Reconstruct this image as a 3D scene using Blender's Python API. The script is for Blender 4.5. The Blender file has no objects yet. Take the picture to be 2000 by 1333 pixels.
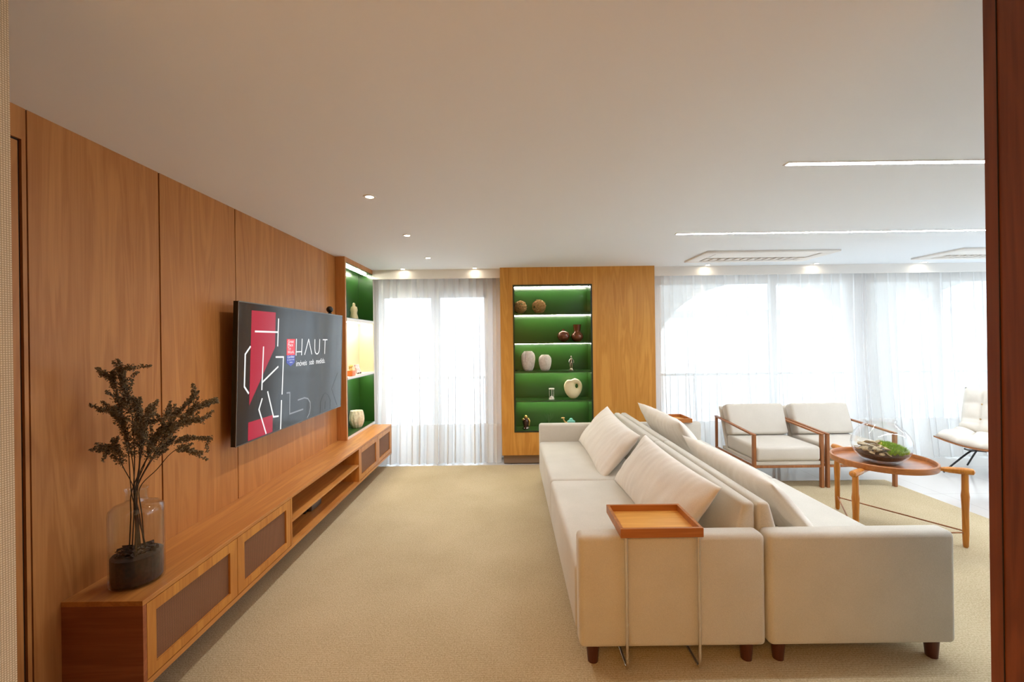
import bpy, bmesh, math, random
from mathutils import Vector, Matrix, noise
random.seed(7)
PI = math.pi
sc = bpy.context.scene
COL = sc.collection

# ------------------------------------------------------------------ camera
HC = 1.66
cam_d = bpy.data.cameras.new('camera'); cam = bpy.data.objects.new('camera', cam_d); COL.objects.link(cam)
cam_d.sensor_width = 36; cam_d.lens = 840 / 2000 * 36
cam_d.shift_x = 0.002; cam_d.shift_y = -0.00125
cam_d.clip_start = 0.05
cam.matrix_world = Matrix.Translation((0, 0, HC)) @ Matrix.Rotation(PI / 2, 4, 'X') @ Matrix.Rotation(-0.013, 4, 'Z')
sc.camera = cam

# ------------------------------------------------------------------ world / exposure
sc.view_settings.view_transform = 'Standard'
sc.view_settings.look = 'None'
sc.view_settings.exposure = 1.42
sc.view_settings.gamma = 1.0
sc.view_settings.use_curve_mapping = False
w = bpy.data.worlds.new('sky'); sc.world = w; w.use_nodes = True
wn = w.node_tree.nodes; wl = w.node_tree.links
bg = wn['Background']
tc = wn.new('ShaderNodeTexCoord'); sep = wn.new('ShaderNodeSeparateXYZ'); cr = wn.new('ShaderNodeValToRGB')
wl.new(tc.outputs['Generated'], sep.inputs[0]); mr_ = wn.new('ShaderNodeMapRange'); mr_.inputs['From Min'].default_value = -1; wl.new(sep.outputs['Z'], mr_.inputs[0]); wl.new(mr_.outputs[0], cr.inputs[0])
_e = cr.color_ramp.elements.new(0.5); _e.color = (0.42, 0.50, 0.60, 1)
cr.color_ramp.elements[0].position = 0.0; cr.color_ramp.elements[0].color = (0.42, 0.42, 0.41, 1)
cr.color_ramp.elements[2].position = 0.95; cr.color_ramp.elements[2].color = (0.74, 0.88, 1.05, 1)
wl.new(cr.outputs[0], bg.inputs[0])
bg.inputs[1].default_value = 2.3

sc.cycles.max_bounces = 10
sc.cycles.diffuse_bounces = 6
sc.cycles.glossy_bounces = 4
sc.cycles.transmission_bounces = 6
sc.cycles.transparent_max_bounces = 24
sc.cycles.sample_clamp_indirect = 6.0
sc.cycles.caustics_reflective = False
sc.cycles.caustics_refractive = False
sc.cycles.use_denoising = True

def area(name, loc, rot, sx, sy, energy, color, portal=False):
    d = bpy.data.lights.new(name, 'AREA'); d.shape = 'RECTANGLE'; d.size = sx; d.size_y = sy
    d.energy = energy; d.color = color
    if portal: d.cycles.is_portal = True
    o = bpy.data.objects.new(name, d); o.location = loc; o.rotation_euler = rot; COL.objects.link(o); return o
# portals at the two glazed openings and the added side window (they only guide sky sampling)
area('window_portal', (-1.05, 6.22, 1.2), (-PI / 2, 0, 0), 1.6, 2.35, 1, (1, 1, 1), True)
area('window_portal', (5.1, 6.22, 1.25), (-PI / 2, 0, 0), 6.2, 2.45, 1, (1, 1, 1), True)
area('window_portal', (8.75, 3.1, 1.3), (0, PI / 2, 0), 2.4, 5.2, 1, (1, 1, 1), True)
# unseen warm fill added behind the camera to light the foreground
HALL_FILL = area('added_hall_fill', (-0.45, -1.2, 2.60), (0, 0, 0), 1.0, 1.6, 30, (1.0, 0.52, 0.15))

# ------------------------------------------------------------------ helpers
def mat_new(name):
    m = bpy.data.materials.new(name); m.use_nodes = True
    nt = m.node_tree; return m, nt, nt.nodes, nt.links, nt.nodes['Principled BSDF']
def s2l(c):
    return tuple(((x / 255) / 12.92 if x / 255 <= 0.04045 else ((x / 255 + 0.055) / 1.055) ** 2.4) for x in c) + (1,)
def plain(name, col, rough=0.5, metal=0, spec=0.5, coat=0):
    m, nt, n, l, b = mat_new(name)
    b.inputs['Base Color'].default_value = s2l(col); b.inputs['Roughness'].default_value = rough
    b.inputs['Metallic'].default_value = metal; b.inputs['Specular IOR Level'].default_value = spec
    b.inputs['Coat Weight'].default_value = coat
    return m
def glow(name, col, strength):
    m = bpy.data.materials.new(name); m.use_nodes = True; n = m.node_tree.nodes; n.clear()
    e = n.new('ShaderNodeEmission'); o = n.new('ShaderNodeOutputMaterial')
    e.inputs[0].default_value = (*col, 1); e.inputs[1].default_value = strength
    m.node_tree.links.new(e.outputs[0], o.inputs[0]); return m
def wood(name, c1, c2, axis='Z', rough=0.4, sc_=1.0, spec=0.4, fine=0.35):
    m, nt, n, l, b = mat_new(name)
    t = n.new('ShaderNodeTexCoord'); mp = n.new('ShaderNodeMapping'); l.new(t.outputs['Object'], mp.inputs[0])
    s = [7 * sc_] * 3; s['XYZ'.index(axis)] = 0.55 * sc_
    mp.inputs['Scale'].default_value = s
    a = n.new('ShaderNodeTexNoise'); a.inputs['Scale'].default_value = 1; a.inputs['Detail'].default_value = 5; a.inputs['Distortion'].default_value = 1.2
    l.new(mp.outputs[0], a.inputs[0])
    mp2 = n.new('ShaderNodeMapping'); l.new(t.outputs['Object'], mp2.inputs[0])
    s2 = [130 * sc_] * 3; s2['XYZ'.index(axis)] = 3 * sc_; mp2.inputs['Scale'].default_value = s2
    f = n.new('ShaderNodeTexNoise'); f.inputs['Scale'].default_value = 1; f.inputs['Detail'].default_value = 3
    l.new(mp2.outputs[0], f.inputs[0])
    # growth rings: bands of the slow noise
    mu = n.new('ShaderNodeMath'); mu.operation = 'MULTIPLY'; mu.inputs[1].default_value = 34; l.new(a.outputs[0], mu.inputs[0])
    si = n.new('ShaderNodeMath'); si.operation = 'SINE'; l.new(mu.outputs[0], si.inputs[0])
    ma = n.new('ShaderNodeMath'); ma.operation = 'MULTIPLY_ADD'; ma.inputs[1].default_value = 0.09; ma.inputs[2].default_value = 0.0; l.new(si.outputs[0], ma.inputs[0])
    mx = n.new('ShaderNodeMix'); mx.data_type = 'FLOAT'; mx.inputs[0].default_value = fine
    l.new(a.outputs[0], mx.inputs[2]); l.new(f.outputs[0], mx.inputs[3])
    ad = n.new('ShaderNodeMath'); ad.operation = 'ADD'; l.new(mx.outputs[0], ad.inputs[0]); l.new(ma.outputs[0], ad.inputs[1])
    r = n.new('ShaderNodeValToRGB'); r.color_ramp.elements[0].position = 0.3; r.color_ramp.elements[1].position = 0.7
    r.color_ramp.elements[0].color = s2l(c1); r.color_ramp.elements[1].color = s2l(c2)
    l.new(ad.outputs[0], r.inputs[0]); l.new(r.outputs[0], b.inputs['Base Color'])
    b.inputs['Roughness'].default_value = rough; b.inputs['Specular IOR Level'].default_value = spec
    return m
def fabric(name, c1, c2, scale=320, bump=0.25, rough=0.95, big=3.0):
    m, nt, n, l, b = mat_new(name)
    t = n.new('ShaderNodeTexCoord')
    a = n.new('ShaderNodeTexNoise'); a.inputs['Scale'].default_value = scale; a.inputs['Detail'].default_value = 3; l.new(t.outputs['Object'], a.inputs[0])
    g = n.new('ShaderNodeTexNoise'); g.inputs['Scale'].default_value = big; g.inputs['Detail'].default_value = 4; l.new(t.outputs['Object'], g.inputs[0])
    mx = n.new('ShaderNodeMix'); mx.data_type = 'FLOAT'; mx.inputs[0].default_value = 0.35; l.new(a.outputs[0], mx.inputs[2]); l.new(g.outputs[0], mx.inputs[3])
    r = n.new('ShaderNodeValToRGB'); r.color_ramp.elements[0].position = 0.32; r.color_ramp.elements[1].position = 0.68
    r.color_ramp.elements[0].color = s2l(c1); r.color_ramp.elements[1].color = s2l(c2)
    l.new(mx.outputs[0], r.inputs[0]); l.new(r.outputs[0], b.inputs['Base Color'])
    bp = n.new('ShaderNodeBump'); bp.inputs['Strength'].default_value = bump; bp.inputs['Distance'].default_value = 0.002
    l.new(a.outputs[0], bp.inputs['Height']); l.new(bp.outputs[0], b.inputs['Normal'])
    b.inputs['Roughness'].default_value = rough; b.inputs['Specular IOR Level'].default_value = 0.15
    b.inputs['Sheen Weight'].default_value = 0.25
    return m
def clear_glass(name, tint=(1, 1, 1), refl=1.0, rough=0.02):
    m = bpy.data.materials.new(name); m.use_nodes = True; n = m.node_tree.nodes; l = m.node_tree.links; n.clear()
    tr = n.new('ShaderNodeBsdfTransparent'); tr.inputs[0].default_value = (*tint, 1)
    gl = n.new('ShaderNodeBsdfGlossy'); gl.inputs['Roughness'].default_value = rough
    fr = n.new('ShaderNodeLayerWeight'); fr.inputs[0].default_value = 0.5
    pw = n.new('ShaderNodeMath'); pw.operation = 'POWER'; pw.inputs[1].default_value = 4.5; l.new(fr.outputs['Facing'], pw.inputs[0])
    mu = n.new('ShaderNodeMath'); mu.operation = 'MULTIPLY_ADD'; mu.inputs[1].default_value = 0.9 * refl; mu.inputs[2].default_value = 0.04 * refl
    mx = n.new('ShaderNodeMixShader'); o = n.new('ShaderNodeOutputMaterial')
    l.new(pw.outputs[0], mu.inputs[0]); l.new(mu.outputs[0], mx.inputs[0]); l.new(tr.outputs[0], mx.inputs[1]); l.new(gl.outputs[0], mx.inputs[2]); l.new(mx.outputs[0], o.inputs[0])
    return m
def sheer(name, col, through, transl):
    m = bpy.data.materials.new(name); m.use_nodes = True; n = m.node_tree.nodes; l = m.node_tree.links; n.clear()
    tr = n.new('ShaderNodeBsdfTransparent'); di = n.new('ShaderNodeBsdfDiffuse'); tl = n.new('ShaderNodeBsdfTranslucent')
    for x in (di, tl): x.inputs[0].default_value = (*col, 1)
    m1 = n.new('ShaderNodeMixShader'); m2 = n.new('ShaderNodeMixShader'); o = n.new('ShaderNodeOutputMaterial')
    t = n.new('ShaderNodeTexCoord'); mp = n.new('ShaderNodeMapping'); mp.inputs['Scale'].default_value = (220, 220, 6)
    no = n.new('ShaderNodeTexNoise'); no.inputs['Scale'].default_value = 1; l.new(t.outputs['Object'], mp.inputs[0]); l.new(mp.outputs[0], no.inputs[0])
    mr = n.new('ShaderNodeMapRange'); mr.inputs['To Min'].default_value = through - 0.05; mr.inputs['To Max'].default_value = through + 0.05; l.new(no.outputs[0], mr.inputs[0])
    m1.inputs[0].default_value = transl; l.new(di.outputs[0], m1.inputs[1]); l.new(tl.outputs[0], m1.inputs[2])
    l.new(mr.outputs[0], m2.inputs[0]); l.new(m1.outputs[0], m2.inputs[1]); l.new(tr.outputs[0], m2.inputs[2]); l.new(m2.outputs[0], o.inputs[0])
    return m

M = {}
M['ceiling'] = plain('matte_white_ceiling', (240, 246, 252), 0.7, spec=0.2)
M['white'] = plain('white_paint', (238, 235, 230), 0.5)
M['offwhite'] = plain('cream_wall_paint', (222, 208, 186), 0.8)
M['wall_wood'] = wood('warm_veneer_panel', (174, 112, 58), (200, 138, 78), 'Z', 0.38)
M['back_wood'] = wood('honey_veneer_panel', (192, 130, 52), (218, 160, 76), 'Z', 0.4)
M['dark_wood'] = wood('walnut_veneer', (92, 46, 26), (122, 66, 38), 'Z', 0.45)
M['console_y'] = wood('console_veneer_long', (176, 112, 54), (204, 142, 74), 'Y', 0.36)
M['console_z'] = wood('console_veneer_upright', (178, 110, 44), (206, 142, 64), 'Z', 0.36)
M['console_x'] = wood('console_veneer_end', (140, 76, 44), (170, 100, 60), 'X', 0.4)
M['tray'] = wood('tray_oak', (212, 148, 62), (236, 182, 96), 'X', 0.35, 1.3)
M['tray_rim'] = wood('tray_rim_wood', (160, 98, 46), (188, 122, 64), 'X', 0.35, 1.3)
M['teak'] = wood('teak_frame', (136, 84, 46), (168, 110, 66), 'Z', 0.4, 1.5)
M['caramel'] = wood('caramel_turned_wood', (176, 106, 34), (208, 140, 58), 'Z', 0.3, 1.5)
M['table_top'] = wood('reddish_table_top', (146, 86, 46), (178, 114, 66), 'X', 0.22, 1.3)
M['groove'] = plain('dark_shadow_gap', (26, 14, 8), 0.8)
M['green'] = plain('green_lacquer', (32, 70, 22), 0.28, coat=0.3)
M['green_edge'] = plain('dark_green_frame', (30, 44, 26), 0.35)
M['cream'] = plain('cream_niche_lining', (224, 212, 176), 0.5)
M['edge_white'] = plain('pale_edge_band', (226, 218, 208), 0.4)
M['sofa'] = fabric('oatmeal_linen', (190, 186, 174), (218, 213, 202), 420, 0.35)
M['pillow'] = fabric('ivory_linen', (218, 210, 198), (236, 229, 218), 300, 0.25)
M['chair_fab'] = fabric('ivory_upholstery', (196, 190, 178), (216, 210, 199), 400, 0.2)
M['tuft'] = fabric('cream_cotton', (224, 218, 206), (240, 234, 224), 300, 0.2)
M['chrome'] = plain('chrome', (225, 220, 212), 0.12, metal=1)
M['black_metal'] = plain('black_steel', (24, 24, 28), 0.4)
M['black'] = plain('black_plastic', (10, 10, 11), 0.25)
M['bezel'] = plain('brushed_bezel', (120, 116, 112), 0.35, metal=0.8)
M['foot'] = wood('dark_turned_foot', (70, 34, 20), (96, 50, 30), 'Z', 0.4)
M['tile'] = None
M['led'] = glow('led_strip_white', (0.94, 0.98, 1.04), 38)
M['led_niche'] = glow('led_niche_warm', (1.0, 0.95, 0.78), 34)
M['spot_lens'] = glow('spot_lens', (1.0, 0.86, 0.66), 30)
M['sheer'] = sheer('sheer_voile', (0.88, 0.88, 0.88), 0.27, 0.52)
M['hem'] = sheer('double_voile_hem', (0.93, 0.92, 0.90), 0.12, 0.5)
M['glass'] = clear_glass('clear_glass', (1, 1, 1), 1.0)
M['bottle_glass'] = clear_glass('smoky_glass', (0.955, 0.965, 0.965), 1.0)
M['pane'] = clear_glass('window_glass', (0.97, 0.985, 0.98), 0.6)

# rattan weave
def weave(name, c1, c2, s):
    m, nt, n, l, b = mat_new(name)
    t = n.new('ShaderNodeTexCoord')
    ws = []
    for d in ('Y', 'Z'):
        a = n.new('ShaderNodeTexWave'); a.bands_direction = d; a.inputs['Scale'].default_value = s; a.inputs['Distortion'].default_value = 0.6; a.inputs['Detail'].default_value = 1
        l.new(t.outputs['Object'], a.inputs[0]); ws.append(a)
    mu = n.new('ShaderNodeMath'); mu.operation = 'MULTIPLY'; l.new(ws[0].outputs['Fac'], mu.inputs[0]); l.new(ws[1].outputs['Fac'], mu.inputs[1])
    r = n.new('ShaderNodeValToRGB'); r.color_ramp.elements[0].color = s2l(c1); r.color_ramp.elements[1].color = s2l(c2); r.color_ramp.elements[1].position = 0.6
    l.new(mu.outputs[0], r.inputs[0]); l.new(r.outputs[0], b.inputs['Base Color'])
    bp = n.new('ShaderNodeBump'); bp.inputs['Strength'].default_value = 0.5; bp.inputs['Distance'].default_value = 0.002
    l.new(mu.outputs[0], bp.inputs['Height']); l.new(bp.outputs[0], b.inputs['Normal']); b.inputs['Roughness'].default_value = 0.7
    return m
M['rattan'] = weave('woven_rattan', (84, 50, 30), (172, 118, 78), 45)
M['paper'] = weave('woven_wallcovering', (168, 154, 126), (222, 210, 186), 62)

# carpet
def carpet():
    m, nt, n, l, b = mat_new('sisal_carpet')
    t = n.new('ShaderNodeTexCoord')
    a = n.new('ShaderNodeTexNoise'); a.inputs['Scale'].default_value = 130; a.inputs['Detail'].default_value = 4; l.new(t.outputs['Object'], a.inputs[0])
    wv = n.new('ShaderNodeTexWave'); wv.bands_direction = 'Y'; wv.inputs['Scale'].default_value = 22; wv.inputs['Distortion'].default_value = 5; wv.inputs['Detail'].default_value = 3; wv.inputs['Detail Scale'].default_value = 4
    l.new(t.outputs['Object'], wv.inputs[0])
    g = n.new('ShaderNodeTexNoise'); g.inputs['Scale'].default_value = 1.4; g.inputs['Detail'].default_value = 5; l.new(t.outputs['Object'], g.inputs[0])
    m1 = n.new('ShaderNodeMix'); m1.data_type = 'FLOAT'; m1.inputs[0].default_value = 0.12; l.new(a.outputs[0], m1.inputs[2]); l.new(wv.outputs['Fac'], m1.inputs[3])
    m2 = n.new('ShaderNodeMix'); m2.data_type = 'FLOAT'; m2.inputs[0].default_value = 0.25; l.new(m1.outputs[0], m2.inputs[2]); l.new(g.outputs[0], m2.inputs[3])
    r = n.new('ShaderNodeValToRGB'); r.color_ramp.elements[0].position = 0.3; r.color_ramp.elements[1].position = 0.7
    r.color_ramp.elements[0].color = s2l((158, 140, 106)); r.color_ramp.elements[1].color = s2l((208, 193, 162))
    l.new(m2.outputs[0], r.inputs[0]); l.new(r.outputs[0], b.inputs['Base Color'])
    bp = n.new('ShaderNodeBump'); bp.inputs['Strength'].default_value = 0.6; bp.inputs['Distance'].default_value = 0.006
    l.new(m1.outputs[0], bp.inputs['Height']); l.new(bp.outputs[0], b.inputs['Normal'])
    b.inputs['Roughness'].default_value = 1; b.inputs['Specular IOR Level'].default_value = 0.05
    return m
M['carpet'] = carpet()
def tiles():
    m, nt, n, l, b = mat_new('polished_porcelain')
    t = n.new('ShaderNodeTexCoord'); br = n.new('ShaderNodeTexBrick'); l.new(t.outputs['Object'], br.inputs[0])
    br.offset = 0; br.inputs['Scale'].default_value = 1; br.inputs['Brick Width'].default_value = 0.9; br.inputs['Row Height'].default_value = 0.9
    br.inputs['Mortar Size'].default_value = 0.0025
    br.inputs['Color1'].default_value = s2l((206, 203, 198)); br.inputs['Color2'].default_value = s2l((204, 200, 195)); br.inputs['Mortar'].default_value = s2l((176, 170, 162))
    l.new(br.outputs[0], b.inputs['Base Color']); b.inputs['Roughness'].default_value = 0.12
    return m
M['tile'] = tiles()

# ---- geometry
def BM(): return bmesh.new()
def merge(dst, src):
    me = bpy.data.meshes.new('t'); src.to_mesh(me); src.free(); dst.from_mesh(me); bpy.data.meshes.remove(me)
def box(bm, x0, x1, y0, y1, z0, z1, r=0.0, seg=3, mtx=None):
    b = bmesh.new(); bmesh.ops.create_cube(b, size=1)
    cx, cy, cz = (x0 + x1) / 2, (y0 + y1) / 2, (z0 + z1) / 2
    for v in b.verts: v.co = Vector((cx + v.co.x * abs(x1 - x0), cy + v.co.y * abs(y1 - y0), cz + v.co.z * abs(z1 - z0)))
    if r > 0: bmesh.ops.bevel(b, geom=b.edges[:], offset=r, segments=seg, profile=0.5, affect='EDGES')
    if mtx: bmesh.ops.transform(b, matrix=mtx, verts=b.verts)
    merge(bm, b)
def prism(bm, pts, axis, a0, a1, r=0, seg=3):
    """2D polygon extruded along axis; pts are the other two coordinates in order"""
    b = bmesh.new()
    def mk(p, a):
        if axis == 'X': return (a, p[0], p[1])
        if axis == 'Y': return (p[0], a, p[1])
        return (p[0], p[1], a)
    A = [b.verts.new(mk(p, a0)) for p in pts]; B = [b.verts.new(mk(p, a1)) for p in pts]
    b.faces.new(A); b.faces.new(B[::-1])
    for i in range(len(pts)):
        j = (i + 1) % len(pts); b.faces.new((A[i], B[i], B[j], A[j]))
    bmesh.ops.recalc_face_normals(b, faces=b.faces)
    if r > 0: bmesh.ops.bevel(b, geom=b.edges[:], offset=r, segments=seg, profile=0.5, affect='EDGES')
    merge(bm, b)
def tube(bm, pts, rad, n=10, cap=True):
    pts = [Vector(p) for p in pts]
    rs = rad if isinstance(rad, (list, tuple)) else [rad] * len(pts)
    rings = []; up = Vector((0.13, 0.21, 0.97)).normalized()
    for i, p in enumerate(pts):
        if i == 0: d = pts[1] - p
        elif i == len(pts) - 1: d = p - pts[i - 1]
        else: d = (pts[i + 1] - p).normalized() + (p - pts[i - 1]).normalized()
        d.normalize()
        a = d.cross(up)
        if a.length < 0.15: a = d.cross(Vector((1, 0, 0)))
        a.normalize(); c = d.cross(a).normalized()
        rings.append([bm.verts.new(p + (a * math.cos(2 * PI * k / n) + c * math.sin(2 * PI * k / n)) * rs[i]) for k in range(n)])
    for i in range(len(rings) - 1):
        for k in range(n):
            bm.faces.new((rings[i][k], rings[i][(k + 1) % n], rings[i + 1][(k + 1) % n], rings[i + 1][k]))
    if cap: bm.faces.new(rings[0][::-1]); bm.faces.new(rings[-1])
def lathe(bm, prof, n=32, c=(0, 0, 0), mod=None, sy=1.0):
    """prof: (r, z) from bottom to top; mod(angle, z) multiplies the radius"""
    rings = []
    for (r, z) in prof:
        if r < 1e-5: rings.append([bm.verts.new((c[0], c[1], c[2] + z))]); continue
        ring = []
        for k in range(n):
            a = 2 * PI * k / n; q = r * (mod(a, z) if mod else 1)
            ring.append(bm.verts.new((c[0] + q * math.cos(a), c[1] + q * math.sin(a) * sy, c[2] + z)))
        rings.append(ring)
    for i in range(len(rings) - 1):
        A, B = rings[i], rings[i + 1]
        for k in range(n):
            k2 = (k + 1) % n
            if len(A) == 1 and len(B) == 1: continue
            if len(A) == 1: bm.faces.new((A[0], B[k2], B[k]))
            elif len(B) == 1: bm.faces.new((A[k], A[k2], B[0]))
            else: bm.faces.new((A[k], A[k2], B[k2], B[k]))
def ball(bm, c, r, u=12, v=8, s=(1, 1, 1)):
    b = bmesh.new(); bmesh.ops.create_uvsphere(b, u_segments=u, v_segments=v, radius=r)
    for q in b.verts: q.co = Vector((c[0] + q.co.x * s[0], c[1] + q.co.y * s[1], c[2] + q.co.z * s[2]))
    merge(bm, b)
def smooth_pts(pts, k=6):
    pts = [Vector(p) for p in pts]; out = []
    for i in range(len(pts) - 1):
        p0 = pts[max(i - 1, 0)]; p1 = pts[i]; p2 = pts[i + 1]; p3 = pts[min(i + 2, len(pts) - 1)]
        for j in range(k):
            t = j / k
            out.append(0.5 * ((2 * p1) + (p2 - p0) * t + (2 * p0 - 5 * p1 + 4 * p2 - p3) * t * t + (3 * p1 - 3 * p2 + p3 - p0) * t ** 3))
    out.append(pts[-1]); return out

def P(name, bm, mat, parent=None, world=False, sm=True, label=None, ang=40):
    if world and parent is not None:
        root = parent
        while root.parent: root = root.parent
        mw = Matrix.Translation(root.location) @ root.rotation_euler.to_matrix().to_4x4()
        bmesh.ops.transform(bm, matrix=mw.inverted(), verts=bm.verts)
    bmesh.ops.recalc_face_normals(bm, faces=bm.faces)
    me = bpy.data.meshes.new(name)
    if sm:
        for f in bm.faces: f.smooth = True
        for e in bm.edges:
            if len(e.link_faces) == 2 and e.calc_face_angle(0) > math.radians(ang): e.smooth = False
    bm.to_mesh(me); bm.free()
    me.materials.append(mat)
    o = bpy.data.objects.new(name, me); COL.objects.link(o)
    if parent: o.parent = parent
    if label: o['label'] = label
    return o
def tag(o, label, cat, group=None, kind=None):
    if label: o['label'] = label
    if cat: o['category'] = cat
    if group: o['group'] = group
    if kind: o['kind'] = kind
    return o
def T(name, label, cat, loc=(0, 0, 0), rz=0, group=None):
    o = bpy.data.objects.new(name, None); COL.objects.link(o); o.empty_display_size = 0.05
    o.location = loc; o.rotation_euler = (0, 0, rz); tag(o, label, cat, group); return o
def S(name, bm, mat, parent=None, sm=False):
    o = P(name, bm, mat, parent, sm=sm)
    if not parent: o['kind'] = 'structure'
    return o
def dup(root, loc, rz, label, name=None):
    r = root.copy(); COL.objects.link(r); r.location = loc; r.rotation_euler = (0, 0, rz); r['label'] = label
    def rec(a, b):
        for ch in [c for c in bpy.data.objects if c.parent == a]:
            c = ch.copy(); COL.objects.link(c); c.parent = b; rec(ch, c)
    rec(root, r); return r
def bx(*a, **k):
    b = BM(); box(b, *a, **k); return b

# ------------------------------------------------------------------ room shell
CH = 2.624
XW = -1.96           # left panelled wall
YB = 6.06            # back wall
S('ceiling', bx(-3.2, 9.2, -3.2, YB + 0.2, CH, CH + 0.12), M['ceiling'])
S('floor', bx(-3.2, 9.2, -3.2, YB + 1.8, -0.12, -0.012), M['tile'])
# left wall: panels of veneer with shadow gaps over a dark backing
S('wall_left', bx(XW - 0.16, XW - 0.012, -3.2, 4.84, 0, CH), M['groove'])
tr = 0
def panel(y0, y1, z0=0.0, z1=CH, gap=0.004):
    global tr; tr += 1
    b = BM(); box(b, XW - 0.012, XW, y0 + gap, y1 - gap, z0, z1)
    S('trim_%d' % tr, b, M['wall_wood'])
panel(-3.2, 0.75, gap=0); panel(0.75, 1.751, 2.495, CH, gap=0.001); panel(1.733, 1.751, 0, 2.495, gap=0.0015)
panel(1.751, 2.414, gap=0.005); panel(2.414, 3.083, gap=0.005); panel(3.083, 4.56, gap=0.003); panel(4.56, 4.84, gap=0.0015)
d = S('door_1', bx(XW - 0.012, XW - 0.002, 0.80, 1.722, 0.008, 2.484), M['wall_wood'])
P('hinge', bx(XW - 0.004, XW, 1.56, 1.61, 2.4845, 2.4925), M['chrome'], d)
# passage walls either side of the camera
S('wall_passage_left', bx(-1.26, -1.10, -3.2, 0.952, 0, CH), M['paper'])
S('wall_passage_right', bx(1.222, 1.40, -3.2, 1.102, 0, CH), M['dark_wood'])
b = BM(); box(b, 1.2195, 1.222, 1.070, 1.0713, 0, CH); S('trim_20', b, M['groove'])
S('wall_front', bx(-3.2, 9.2, -3.2, -3.05, 0, CH), M['offwhite'])
b = BM(); box(b, 8.6, 8.75, -3.05, 0.5, 0, CH); box(b, 8.6, 8.75, 5.7, YB, 0, CH); box(b, 8.6, 8.75, 0.5, 5.7, 2.5, CH); S('wall_right', b, M['white'])
_w3 = bx(8.64, 8.70, 0.5, 5.7, 0, 0.07); box(_w3, 8.64, 8.70, 0.5, 5.7, 2.43, 2.5)
for _y in (0.53, 1.8, 3.1, 4.4, 5.67): box(_w3, 8.64, 8.70, _y - 0.03, _y + 0.03, 0.07, 2.43)
_w3 = S('window_added_side', _w3, M['white'])  # unseen window added in the right wall to brighten the ceiling with daylight
P('window_pane', bx(8.665, 8.671, 0.56, 5.64, 0.07, 2.43), clear_glass('side_glass', (0.97, 0.985, 0.98), 0.6), _w3, sm=False)
# back wall with two glazed openings
b = BM()
box(b, -3.2, -1.84, YB, YB + 0.15, 0, CH); box(b, -0.30, 2.08, YB, YB + 0.15, 0, CH)
box(b, -1.84, -0.30, YB, YB + 0.15, 2.33, CH); box(b, 2.08, 8.2, YB, YB + 0.15, 2.47, CH); box(b, 8.2, 9.2, YB, YB + 0.15, 0, CH)
S('wall_back', b, M['white'])
S('wall_niche_back', bx(XW - 0.16, XW - 0.11, 4.84, YB, 0, CH), M['white'])
# curtain pelmets
S('trim_21', bx(-1.85, -0.123, 5.82, 5.845, 2.50, CH), M['white'])
S('trim_22', bx(1.945, 8.6, 5.82, 5.845, 2.50, CH), M['white'])

def window(name, x0, x1, h, stiles, z0=0.0):
    w_ = S(name, BM(), M['white'])
    b = BM(); y0, y1 = YB + 0.04, YB + 0.10
    box(b, x0, x1, y0, y1, h - 0.06, h); box(b, x0, x1, y0, y1, z0, z0 + 0.07)
    box(b, x0, x0 + 0.06, y0, y1, z0, h); box(b, x1 - 0.06, x1, y0, y1, z0, h)
    for sx, sw in stiles: box(b, sx - sw / 2, sx + sw / 2, y0, y1, z0 + 0.07, h - 0.06)
    me = bpy.data.meshes.new(name); 
    bmesh.ops.recalc_face_normals(b, faces=b.faces); b.to_mesh(me); b.free(); me.materials.append(M['white']); w_.data = me
    P('window_pane', bx(x0 + 0.06, x1 - 0.06, YB + 0.065, YB + 0.071, z0 + 0.07, h - 0.06), M['pane'], w_, sm=False)
    return w_
window('window_1', -1.84, -0.30, 2.33, [(-1.05, 0.13)])
window('window_2', 2.08, 8.2, 2.47, [(3.74, 0.09), (4.95, 0.34), (6.1, 0.09), (7.1, 0.09)])

# balcony seen through the voile
b = BM(); Yf = 7.3
# facade wall with an arch (ellipse) and openings
def arch_wall(bm, x0, x1, cx, a, bb, cz, top, y0, y1):
    n = 28; pts = []
    for i in range(n + 1):
        t = PI - PI * i / n; pts.append((cx + a * math.cos(t), cz + bb * math.sin(t)))
    A = [(x0, 0), (x0, top), (x1, top), (x1, 0), (cx + a, 0)] + pts[::-1] + [(cx - a, 0)]
    prism(bm, A, 'Y', y0, y1)
arch_wall(b, 2.1, 6.3, 4.2, 1.72, 1.2, 1.4, 3.2, Yf, Yf + 0.2)
arch_wall(b, 6.3, 10.4, 8.3, 1.72, 1.2, 1.4, 3.2, Yf, Yf + 0.2)
box(b, 1.2, 2.1, Yf, Yf + 0.2, 0, 3.2)
S('wall_balcony', b, M['white'])
S('ceiling_added_balcony', bx(-4, 11, YB + 0.15, Yf + 0.2, 3.0, 3.2), M['white'])  # unseen slab added to cut overhead sky and darken the arch wall
S('floor_balcony', bx(-4, 11, YB + 0.2, Yf + 0.4, -0.12, -0.03), M['tile'])
nb = T('neighbour_building', 'pale low building dimly visible through the right-hand sheer curtains', 'building', (10, 12, -0.1))
b = BM(); box(b, 3.0, 22, 12, 14, -0.1, 2.25); P('facade', b, M['white'], nb, world=True, sm=False)
b = BM(); box(b, 2.9, 22.1, 11.9, 14.1, 2.25, 2.4); P('roof_edge', b, plain('pale_concrete', (190, 190, 188), 0.8), nb, world=True, sm=False)
rl = T('balcony_railing', 'metal balcony railing with upright bars seen dimly through the sheer curtains', 'railing', (3, Yf - 0.12, -0.03))
b = BM(); box(b, -3.5, 9.5, Yf - 0.14, Yf - 0.10, 1.02, 1.06); box(b, -3.5, 9.5, Yf - 0.13, Yf - 0.11, 0.04, 0.07); P('handrail', b, M['edge_white'], rl, world=True, sm=False)
b = BM()
x = -3.45
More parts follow.
